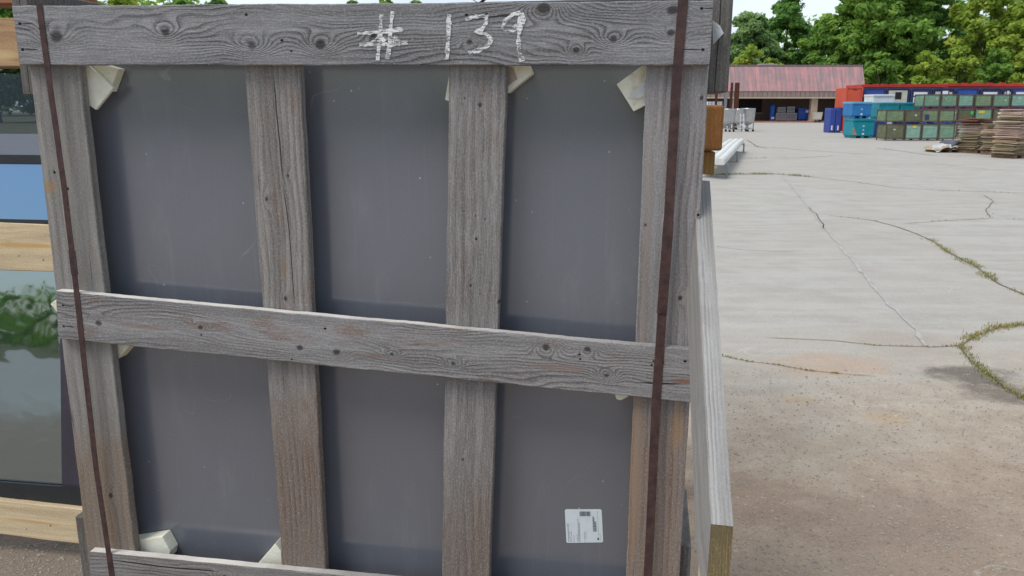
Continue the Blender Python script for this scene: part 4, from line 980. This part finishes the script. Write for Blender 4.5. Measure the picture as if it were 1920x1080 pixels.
# chalk writing on the top rail
def chalk_mat():
    n = N('white chalk'); a, c, dd = n.sep(n.attr('grain'))[0:3]
    f = n.noise(n.comb(n.m2('MULTIPLY', a, 60), n.m2('MULTIPLY', c, 230), 3.0), 1.0, 3, .7); e = n.noise(n.comb(n.m2('MULTIPLY', a, 420), n.m2('MULTIPLY', c, 420), 1.0), 1.0, 2, .7)
    pz = n.noise(n.comb(n.m2('MULTIPLY', a, 26), n.m2('MULTIPLY', c, 26), 7.0), 1.0, 2, .5)
    al = n.ramp(n.m2('ADD', n.m2('ADD', n.m2('MULTIPLY', f, .75), n.m2('MULTIPLY', e, .35)), n.m2('MULTIPLY', n.m2('SUBTRACT', pz, .5), .42)), .43, .62)
    n.base((.82, .82, .80), .95, .1); n.setin(n.p.inputs['Alpha'], al); return n.m
M_CHALK = chalk_mat()
ST = [[(716, 27), (714, 50), (711, 80), (708, 113)], [(736, 21), (732, 55), (730, 88), (726, 111)], [(670, 63), (700, 61), (730, 58), (756, 55)], [(674, 85), (704, 81), (730, 84), (764, 79)], [(698, 84), (712, 68), (722, 78)], [(728, 80), (740, 72), (750, 76)],
      [(842, 27), (841, 60), (839, 90), (838, 111)],
      [(873, 37), (885, 32), (900, 30), (913, 30), (911, 44), (903, 56), (892, 60), (910, 63), (921, 73), (917, 84), (902, 93), (878, 99)],
      [(976, 23), (960, 28), (947, 39), (942, 51), (950, 59), (962, 56), (972, 46), (977, 24)], [(985, 32), (976, 48), (972, 68), (973, 92), (979, 115)], [(978, 24), (982, 36), (976, 50)]]
m = MB()
for li, st in enumerate(ST):
    if li in (6, 7, 8): m.build('chalk_mark', M_CHALK, top_rail, fix=False); m = MB()
    pts = [FR.hit(x, y, BT + .0008 + li * .00006) for x, y in st]; pts = resample(pts, .004); base = len(m.v)
    for i, p in enumerate(pts):
        t = (pts[min(i + 1, len(pts) - 1)] - pts[max(i - 1, 0)]).normalized(); nn = Vector((-t.z, 0, t.x))
        wv = .0043 * (1 + .8 * mnoise.noise(Vector((i * .35, li * 3.3, 0)))); jx = .0015 * mnoise.noise(Vector((i * .5, li, 5)))
        m.v += [tuple(p + nn * (wv + jx)), tuple(p - nn * (wv - jx))]; m.g += [(p.x + nn.x * wv, p.z + nn.z * wv, 0), (p.x - nn.x * wv, p.z - nn.z * wv, 0)]
    for i in range(len(pts) - 1): m.f.append((base + 2 * i, base + 2 * i + 1, base + 2 * i + 3, base + 2 * i + 2)); m.mi.append(0)
m.build('chalk_mark', M_CHALK, top_rail, fix=False)
# steel bands
def band(pts, name='steel_band', off=BT + .002, wd=.0082):
    P = resample([FR.hit(x, y, off) for x, y in pts], .03); m = MB(); rs = []
    for i, p in enumerate(P):
        t = (P[min(i + 1, len(P) - 1)] - P[max(i - 1, 0)]).normalized(); nn = Vector((t.z, 0, -t.x)).normalized()
        yy = .0007 * mnoise.noise(Vector((i * .4, pts[0][0], 0)))
        rs.append([p + nn * wd * sx + Vector((0, sy + yy, 0)) for sx, sy in ((-1, 0), (1, 0), (1, .0014), (-1, .0014))])
    m.rings(rs); return m.build(name, M_BAND, crate)
band([(73, 8), (88, 122), (121, 360), (143, 545), (153, 640), (180, 880), (203, 1035), (215, 1122)], wd=.0078)
band([(1281, -2), (1268, 160), (1253, 420), (1237, 655), (1230, 755), (1219, 1000), (1212, 1134)], wd=.0104)
o = band([(1253.6, 415), (1246, 520), (1241, 588)], 'band_overlap', BT + .0038, .0116)
o = band([(134.5, 470), (137.5, 496), (140, 515)], 'band_seal', BT + .0038, .0098)
# folded tail of a band on top
m = MB(); a = FR.hit(872, 8, -.04); 
rs = []
for i in range(13):
    u = i / 12; p = Vector((a.x + .066 * u, a.y + .012 * math.sin(u * 6), a.z + .004 + .010 * (abs(2 * u - 1) ** 1.5) + .003 * math.sin(u * 9)))
    rs.append([p + Vector((0, -.012, 0)), p + Vector((0, .012, 0)), p + Vector((0, .012, .0016)), p + Vector((0, -.012, .0016))])
m.rings(rs); m.build('band_tail', M_BAND, crate)
# clear plastic scrap at the corner
def clear_mat():
    n = N('milky plastic'); n.p.inputs['Transmission Weight'].default_value = .35; n.p.inputs['Alpha'].default_value = .85
    n.bump(n.noise(n.coord(), 60, 3), .5, .004); return n.base((.72, .74, .74), .2, .6)
M_CLEAR = clear_mat()
def flap(quad, off, curl, name, parent, mat, fr=FR):
    a, b, c, d = [fr.hit(x, y, off) for x, y in quad]; m = MB(); vs = []; N_ = 8
    for j in range(N_ + 1):
        for i in range(N_ + 1):
            u, v = i / N_, j / N_; p = a.lerp(b, u).lerp(d.lerp(c, u), v); p = p + Vector((0, -curl * math.sin(u * math.pi) * (.4 + .6 * v) - curl * .5 * mnoise.noise(p * 30), 0)); vs.append(p)
    m.add(vs, [(j * 9 + i, j * 9 + i + 1, (j + 1) * 9 + i + 1, (j + 1) * 9 + i) for j in range(N_) for i in range(N_)])
    return m.build(name, mat, parent, True, fix=False)
flap([(1336, 38), (1350, 48), (1357, 62), (1337, 84)], -.022, .006, 'plastic_flap', crate, M_CLEAR)

# ------------------------------------------------------------------ what the crate holds
def panel_mat():
    n = N('dark grey coated sheet'); v = n.coord()
    col = n.mix(n.ramp(n.noise(v, 2.2, 4, .6), .3, .7), (.134, .142, .166), (.122, .129, .151))
    col = n.mix(n.ramp(n.noise(v, 300, 2, .6), .35, .7, .0, .30), col, (.20, .208, .225))
    dust = n.ramp(n.voro(v, 26), .02, .085, 1, 0); sel = n.ramp(n.noise(v, 5.5, 3, .6), .5, .58)
    col = n.mix(n.m2('MULTIPLY', n.m2('MULTIPLY', dust, sel), .8), col, (.50, .51, .50))
    col = n.mix(n.m2('MULTIPLY', n.ramp(n.voro(v, 75), .0, .07, 1, 0), n.m2('MULTIPLY', sel, .5)), col, (.42, .43, .43))
    x, y, z = n.sep(v)[0:3]
    wipe = n.ramp(n.noise(n.comb(n.m2('MULTIPLY', x, 9), y, n.m2('MULTIPLY', z, 2.5)), 1.0, 5, .7), .52, .80, 0, .22); col = n.mix(wipe, col, (.27, .275, .285))
    run = n.ramp(n.noise(n.comb(n.m2('MULTIPLY', x, 38), y, n.m2('MULTIPLY', z, 1.4)), 1.0, 4, .7), .58, .74, 0, .22); col = n.mix(run, col, (.22, .225, .235))
    scuff = n.m2('MULTIPLY', n.ramp(n.m2('ABSOLUTE', n.m2('SUBTRACT', n.noise(v, 3.2, 2, .5, .4), .5), 0), 0, .0035, 1, 0), n.ramp(n.noise(v, 4.4, 3, .6), .56, .64)); col = n.mix(n.m2('MULTIPLY', scuff, .25), col, (.34, .35, .36))
    n.bump(n.noise(v, 420, 2), .05, .0004)
    n.p.inputs['IOR'].default_value = 1.8
    return n.base(col, n.ramp(n.noise(v, 3, 4, .6), .3, .7, .12, .20), .5)
POFF = -(PT + GAP)
pr = FR.root('coated_panel', 'large dark grey sheet standing inside the front crate behind its posts', 'panel')
q = [FR.hit(x, y, POFF) for x, y in ((64, 60), (1312, 60), (1262, 1120), (196, 1120))]
x0 = min(p.x for p in q) ; x1 = max(p.x for p in q)
m = MB(); m.box(FR.hit(80, 300, POFF).x, FR.hit(1300, 300, POFF).x, -POFF, -POFF + .012, .05, FR.hit(600, 45, POFF).z)
m.build('sheet', panel_mat(), pr, bevel=.001)
# printed label
def label_mat():
    n = N('label paper'); v = n.coord(); col = n.mix(n.ramp(n.noise(v, 40, 4), .4, .7, 0, .5), (.66, .72, .74), (.56, .62, .64))
    return n.base(col, .5, .4)
lt = [FR.hit(x, y, POFF + .0008) for x, y in ((1059, 955), (1128, 955), (1131, 1017), (1062, 1018))]
m = MB(); rs = []
cc = sum(lt, Vector()) / 4
ring = []
for i, p in enumerate(lt):                         # rounded corners
    for nb_ in (lt[i - 1], lt[(i + 1) % 4]):
        ring.append(p + (nb_ - p).normalized() * .003)
m.add([p for p in ring] + [p + Vector((0, .0006, 0)) for p in ring], [tuple(range(8))] + [(i, (i + 1) % 8, 8 + (i + 1) % 8, 8 + i) for i in range(8)])
lab = m.build('paper_label', label_mat(), pr, fix=True)
M_INK = plain('printing ink', (.10, .11, .12), .7, .1, 9)
def lp(u, v): return lt[0].lerp(lt[1], u).lerp(lt[3].lerp(lt[2], u), v) + Vector((0, -.0005, 0))
m = MB()
def ink(u0, u1, v0, v1): m.add([lp(u0, v0), lp(u1, v0), lp(u1, v1), lp(u0, v1)], [(0, 1, 2, 3)])
rr = random.Random(5)
u = .40
while u < .69:
    wv = rr.choice((.008, .012, .02)); ink(u, u + wv, .06, .20); u += wv + rr.choice((.007, .011))
v = .22
while v < .66:
    wv = rr.choice((.008, .014, .02)); ink(.74, .84 if v > .36 else .79, v, v + wv); v += wv + rr.choice((.008, .012))
for (uu, va, vb, th) in ((.055, .43, .97, .022), (.10, .66, .97, .012), (.145, .64, .97, .012), (.21, .76, .97, .012), (.30, .74, .97, .012), (.335, .28, .97, .016), (.365, .40, .97, .018), (.50, .68, .97, .010), (.54, .66, .90, .010), (.88, .06, .95, .008), (.93, .70, .95, .007)):
    v = va
    while v < vb:
        wv = rr.uniform(.010, .03); ink(uu, uu + th, v, min(vb, v + wv)); v += wv + rr.uniform(.010, .022)
for k in range(6): a = k * math.pi / 3; b = a + math.pi / 3; c = (.87, .89); m.add([lp(*c), lp(c[0] + .03 * math.cos(a), c[1] + .035 * math.sin(a)), lp(c[0] + .03 * math.cos(b), c[1] + .035 * math.sin(b))], [(0, 1, 2)])
m.build('printing', M_INK, lab, fix=False)

# foam packing blocks
def foam_mat():
    n = N('cream foam'); v = n.coord(); f = n.noise(v, 26, 5, .7)
    col = n.mix(n.ramp(f, .35, .7), (.86, .845, .72), (.78, .75, .58)); col = n.mix(n.ramp(n.voro(v, 150), 0, .24, .7, 0), col, (.42, .36, .22)); col = n.mix(n.ramp(n.noise(v, 11, 5, .7), .57, .72, 0, .6), col, (.46, .38, .22))
    n.bump(n.m2('ADD', n.noise(v, 190, 3), n.noise(v, 45, 3)), .5, .002); return n.base(col, .9, .2)
M_FOAM = foam_mat(); M_FILM = plain('torn backing paper', (.50, .40, .34), .7, .15, 20)
GF = 'cream foam blocks packed round the dark sheet'
def foam(label, polys, name='foam_block', extra=None):
    c = FR.hit(*polys[0][0][0], polys[0][1]); r = bpy.data.objects.new(name, None); COL.objects.link(r); r.empty_display_size = .05
    r.location = FR.P + FR.rot @ c; r.rotation_euler = FR.rot.to_euler(); props(r, label, 'foam block', GF)
    for i, (poly, o0, o1) in enumerate(polys):
        m = MB(); A = [FR.hit(x, y, o0) - c for x, y in poly]; Bk = [Vector((p.x, -o1 - c.y, p.z)) for p in A]
        m.rings([A, Bk]); m.build('foam_slab', M_FOAM, r, bevel=.002, seg=2)
    if extra:
        quad, off, curl, mat, nm = extra
        o = flap(quad, off, curl, nm, r, mat); o.location = -c
    return r
S0, S1 = -PT - .0015, POFF + .0015
foam('pair of foam slabs jutting out right of the leftmost post under the top rail', [([(140, 116), (150, 108), (212, 165), (179, 206), (156, 190)], S0, S0 - .011), ([(166, 112), (222, 129), (206, 172), (176, 128)], S0 - .013, S1)])
foam('sliver of foam showing left of the third post near the top rail', [([(846, 116), (860, 118), (858, 195), (834, 187)], S0, S1)])
foam('foam block with torn paper backing right of the third post under the top rail', [([(946, 108), (984, 106), (998, 138), (952, 175), (946, 172)], S0 - .004, S1)], extra=([(948, 124), (963, 128), (970, 148), (950, 163)], S0 - .0025, .001, M_FILM, 'backing_paper'))
foam('tilted foam block left of the fourth post with a flap of film', [([(1220, 112), (1236, 130), (1235, 186), (1188, 209), (1156, 158)], S0 - .003, S1)], extra=([(1177, 184), (1220, 140), (1226, 176), (1186, 186)], S0 - .001, .009, M_CLEAR, 'film_flap'))
foam('small foam corner showing under the middle rail beside the leftmost post', [([(205, 640), (243, 648), (220, 674), (206, 660)], S0, S1)])
foam('foam block standing on the bottom rail beside the leftmost post', [([(240, 1016), (304, 1006), (319, 1034), (316, 1048), (240, 1050)], S0, S1)])
foam('pointed foam block on the bottom rail left of the second post', [([(484, 1056), (516, 1019), (527, 1034), (530, 1072), (490, 1072)], S0, S1)])
foam('tiny foam corner sticking out past the left end of the middle rail', [([(122, 548), (120, 596), (106, 584), (94, 570)], S0 + .02, S0 + .003)])
foam('tiny foam chip under the right part of the middle rail', [([(1152, 738), (1180, 738), (1178, 744), (1164, 751), (1156, 749)], S0, S1)])
foam('small foam end behind the right end of the middle rail', [([(1290, 676), (1307, 678), (1310, 704), (1292, 704)], S0, S0 - .02)])

# ------------------------------------------------------------------ leaning rack with glass sheets at the left
P0 = G(80, 1032); LEAN = R(9.1)
ex = Vector((1, -.15, 0)).normalized(); yh = Vector((0, 0, 1)).cross(ex)
ez = (yh * math.sin(LEAN) + Vector((0, 0, 1)) * math.cos(LEAN))
FG = Frame(P0, ex, ez)
rack = FG.root('glass_rack', 'leaning timber rack of pale boards holding glass sheets behind the grey crate', 'rack')
def gboard(name, quad, off, th, seed, light, dark, n=40, **kw):
    return board(FG, name, quad, off, th, 'h', rack, seed, light=light, dark=dark, n=n, **kw)
PALE = (.66, .53, .345); PALED = (.45, .30, .15)
gboard('bottom_rail', [(-420, 892), (163, 956), (161, 1022), (-420, 948)], .045, .04, 61, PALE, PALED, spacing=.02, contrast=.35, fibre=.2, knots=[(95, 985, 4, .008, 2.4), (50, 992, 3, .006, 2.4)], spots=[(60, 978, 80, 4, (.46, .27, .10), .6)])
gboard('middle_rail', [(-420, 400), (170, 424), (176, 512), (-420, 494)], .045, .04, 63, PALE, PALED, spacing=.024, contrast=.3, fibre=.2, spots=[(40, 460, 90, 6, (.50, .30, .10), .8)], knots=[(35, 480, 3, .006, 2.4), (80, 488, 3, .006, 2.4)])
gboard('upper_rail', [(-420, 30), (120, 34), (122, 126), (-420, 118)], .045, .04, 65, (.42, .27, .15), (.24, .13, .06), spacing=.02, contrast=.35, fibre=.2, spots=[(0, 105, 80, 14, (.58, .42, .22), .7)])
gboard('top_beam', [(-420, -70), (160, -60), (160, 5), (-420, 10)], .06, .06, 67, (.34, .15, .075), (.17, .075, .04), spacing=.03, contrast=.3, fibre=.2)
m = MB()
for px in (-300,):
    a = FG.hit(px, 1010, 0); b = FG.hit(px, -60, 0); m.box(a.x - .05, a.x + .05, .02, .08, 0, b.z)
m.build('upright', M_PLAIN, rack)
m = MB(); a = FG.hit(-300, -20, 0); 
inv = FG.rot.transposed()
foot = inv @ (Vector((a.x * FG.x.x, 0, 0)))
top = Vector((a.x, .08, a.z)); tw = FG.P + FG.rot @ top; gw = Vector((tw.x + .05, tw.y + .9, 0)); gl = inv @ (gw - FG.P)
m.tube(top, gl, .04, .04, 4); m.build('back_leg', M_PLAIN, rack)
m = MB(); a = FG.hit(-380, 1010, 0); b = FG.hit(150, 1010, 0)
for xx in (a.x, (a.x + b.x) / 2 - .3):
    pt = inv @ (FG.P + FG.x * xx - FG.P); m.box(xx, xx + .09, -.10, .12, -.0, .035)
m.build('foot', M_BLACK, rack)
def glass_mat(name, tint):
    n = N(name); v = n.coord()
    n.p.inputs['IOR'].default_value = 4.6
    n.bump(n.noise(v, 2.6, 3, .55), .11, .03)
    col = n.mix(n.ramp(n.noise(v, 5, 5, .7), .5, .8, 0, .25), tint, (.06, .065, .06)); n.base(col, .03, .5); return n.m
M_GL = glass_mat('coated dark glass', (.010, .014, .016)); M_GL.node_tree.nodes['Principled BSDF'].inputs['Specular Tint'].default_value = (.70, .86, .95, 1); M_GLB = glass_mat('sky tinted coated glass', (.010, .05, .12))  # blue of the mirrored sky is put into both glass tints
M_GLB.node_tree.nodes['Principled BSDF'].inputs['Specular Tint'].default_value = (.46, .68, .94, 1)
gl1 = [FG.hit(x, y, 0) for x, y in ((-420, 312), (188, 312), (188, 415), (-420, 415))]
def sheet(name, label, pts, off, th, mat):
    xs = [p.x for p in pts]; zs = [p.z for p in pts]
    r = FG.root(name, label, 'glass sheet', 'glass sheets in the leaning rack')
    m = MB(); m.box(min(xs), max(xs), off, off + th, min(zs), max(zs)); m.build('pane', mat, r, bevel=.001); return r, min(xs), max(xs), min(zs), max(zs)
r, xa, xb, za, zb = sheet('glass_sheet', 'coated glass sheet mirroring blue sky between the two upper boards of the rack', [FG.hit(-420, 318, 0), FG.hit(176, 309, 0), FG.hit(176, 440, 0)], .0, .012, M_GLB)
M_FRM = plain('dark glazing frame', (.02, .022, .025), .5, .2, 8)
m = MB(); m.box(xa, xb, -.006, .016, zb + .0005, zb + .03); m.build('edge_strip', M_FRM, r)
m = MB(); z = FG.hit(40, 418, 0).z; m.box(xa, xb, -.012, -.0005, z - .01, z + .012); m.build('edge_strip', M_FRM, r)
r, xa, xb, za, zb = sheet('glass_sheet', 'tall coated glass sheet mirroring the yard between the two lower boards of the rack', [FG.hit(-420, 480, 0), FG.hit(90, 500, 0), FG.hit(118, 960, 0)], .0, .012, M_GL)
m = MB(); m.box(xb, xb + .10, -.004, .014, za, zb); m.build('edge_strip', plain('purple grey edge film', (.05, .043, .06), .35, .2, 6), r)
m = MB(); z0 = FG.hit(60, 948, 0).z; z1 = FG.hit(60, 905, 0).z; m.box(xa, xb + .1, -.018, -.0045, z0, z1); m.build('edge_strip', M_FRM, r)

def clear_glass():
    n = N('tinted clear glass'); t = n.t.nodes.new('ShaderNodeBsdfTransparent'); t.inputs[0].default_value = (.54, .57, .63, 1)
    g = n.t.nodes.new('ShaderNodeBsdfGlossy'); g.inputs['Roughness'].default_value = .02; g.inputs[0].default_value = (.8, .85, .95, 1)
    ms = n.t.nodes.new('ShaderNodeMixShader'); ms.inputs[0].default_value = .03
    n.link(t.outputs[0], ms.inputs[1]); n.link(g.outputs[0], ms.inputs[2]); n.link(ms.outputs[0], n.o.inputs['Surface']); return n.m
r, xa, xb, za, zb = sheet('glass_sheet', 'tinted see-through glass sheet under the upper board of the rack', [FG.hit(-420, 120, 0), FG.hit(130, 115, 0), FG.hit(176, 306, 0)], .018, .01, clear_glass())
# ------------------------------------------------------------------ timbers at the right of the crate
M_OR = wood('orange sawn end', (.36, .165, .05), (.15, .065, .022), spacing=.012, warp=.012, contrast=.5, fibre=.75, tint=(.33, .2, .06), tint_amt=.5, seed=71.0)
M_YW = wood('yellow timber', (.42, .25, .09), (.22, .11, .035), spacing=.014, contrast=.4, fibre=.3, seed=73.0)
def back_beam(px0, px1, yt, yb, Y, depth, mat, name, label, rad=.012):
    a = AT(px0, (yt + yb) / 2, Y); b = AT(px1, (yt + yb) / 2, Y); t = AT(px1, yt, Y); u = AT(px1, yb, Y)
    r = empty(name, (a.x, Y, u.z), 0, label, 'timber'); m = MB(); m.box(0, b.x - a.x, 0, depth, 0, t.z - u.z); m.g = [(p[2], p[0], p[1] * .3) for p in m.v]
    m.build('beam', mat, r, bevel=rad, seg=3); return r, a, b, t, u
r, a, b, t, u = back_beam(1262, 1357, 197, 283, 2.75, 1.2, M_OR, 'timber_beam', 'rough orange timber end sticking out right behind the crate post')
for yy in (.12, 1.0):                            # its trestle legs, behind the crate
    m = MB(); m.box(.0, .08, yy, yy + .08, -u.z, -.001); m.build('leg', M_YW, r, bevel=.003)
b1 = AT(1341, 300, 2.83); z0 = AT(1341, 327, 2.83).z; z1 = AT(1341, 284, 2.83).z
r2 = empty('timber_beam', (b1.x - .12, 2.83, z0), 0, 'yellow timber tucked under the orange beam end', 'timber')
m = MB(); m.box(0, .12, 0, 1.0, 0, z1 - z0); m.g = [(p[2], p[0], p[1]) for p in m.v]; m.build('beam', M_YW, r2, bevel=.004)
m = MB(); m.box(.0, .06, .3, .36, -z0, 0); m.build('leg', M_YW, r2)

# grey plank propped on edge in front of the right post
e0 = AT(1354, 985, 1.25); e1 = AT(1316, 338, 1.92)
dr = (e1 - e0); Lp = dr.length; dn = dr.normalized()
sx = Vector((1, .02, 0)); sx = (sx - dn * sx.dot(dn)).normalized(); up = sx.cross(dn)
hwid = .0185; H = .135
plank = empty('propped_plank', (e0.x, e0.y, 0), 0, 'pale grey plank propped on edge beside the right post of the crate', 'plank')
rs = []; gs = []; NN = 50
plumb = Vector((0, .05, -1)).normalized()
for i in range(NN + 1):
    u = i / NN; c = e0 + dr * u - Vector((e0.x, e0.y, 0)); wv = hwid * (1 + .03 * mnoise.noise(Vector((u * 9, 3, 1)))); jx = .001 * mnoise.noise(Vector((u * 22, 7, 1)))
    dv = (-up).lerp(plumb, max(0, 1 - u * 9)) if False else -up
    sh = Vector((0, 0, 0))
    k = H
    low = c + dv * k
    if i == 0:                                    # near end sawn plumb
        low = c + plumb * (k / max(.3, plumb.dot(-up)))
    ring = []; g = []
    for (ox, od, gc) in ((-1, 0, -.018), (-.33, -.0003, -.006), (.33, -.0003, .006), (1, 0, .018), (1.0, .5, .018 + .07), (1, 1, .018 + .135), (-1, 1, -.018 - .135), (-1, .5, -.018 - .07)):
        p = c.lerp(low, od) + sx * (wv * ox + jx); ring.append(p); g.append((u * Lp, gc, od * .0))
    rs.append(ring); gs += g
m = MB(); m.rings(rs, cap0=False); m.g = gs
M_PLANK = wood('grey plank', (.40, .388, .37), (.185, .17, .155), spacing=.0074, warp=.0005, contrast=.8, fibre=.22, speck=.5, seed=81.0, tint_amt=.1)
body = m.build('board', M_PLANK, plank)
ring = rs[0]; m = MB(); cen = sum(ring, Vector()) / len(ring)
gg = [((p.z - cen.z), (p.x - cen.x), 0) for p in ring]
m.add([p + Vector((0, -.0012, 0)) for p in ring], [tuple(range(len(ring)))], gg)
M_PEND = wood('sawn plank end', (.35, .28, .15), (.13, .09, .045), spacing=.0042, warp=.012, contrast=.7, fibre=.6, seed=83.0, tint=(.40, .25, .07), tint_amt=.5, spots=[(.05, .0, .03, .03, (.16, .13, .07), .5)])
m.build('sawn_end', M_PEND, body)
lw = rs[0][5].z
m = MB(); m.box(-hwid + .004, hwid + .0075, .045, .085, 0, e0.z - .09); m.g = [(p[2], p[0], p[1]) for p in m.v]; m.build('leg', wood('cream leg', (.62, .50, .34), (.42, .30, .18), spacing=.013, contrast=.3, fibre=.2, seed=85.0), plank)
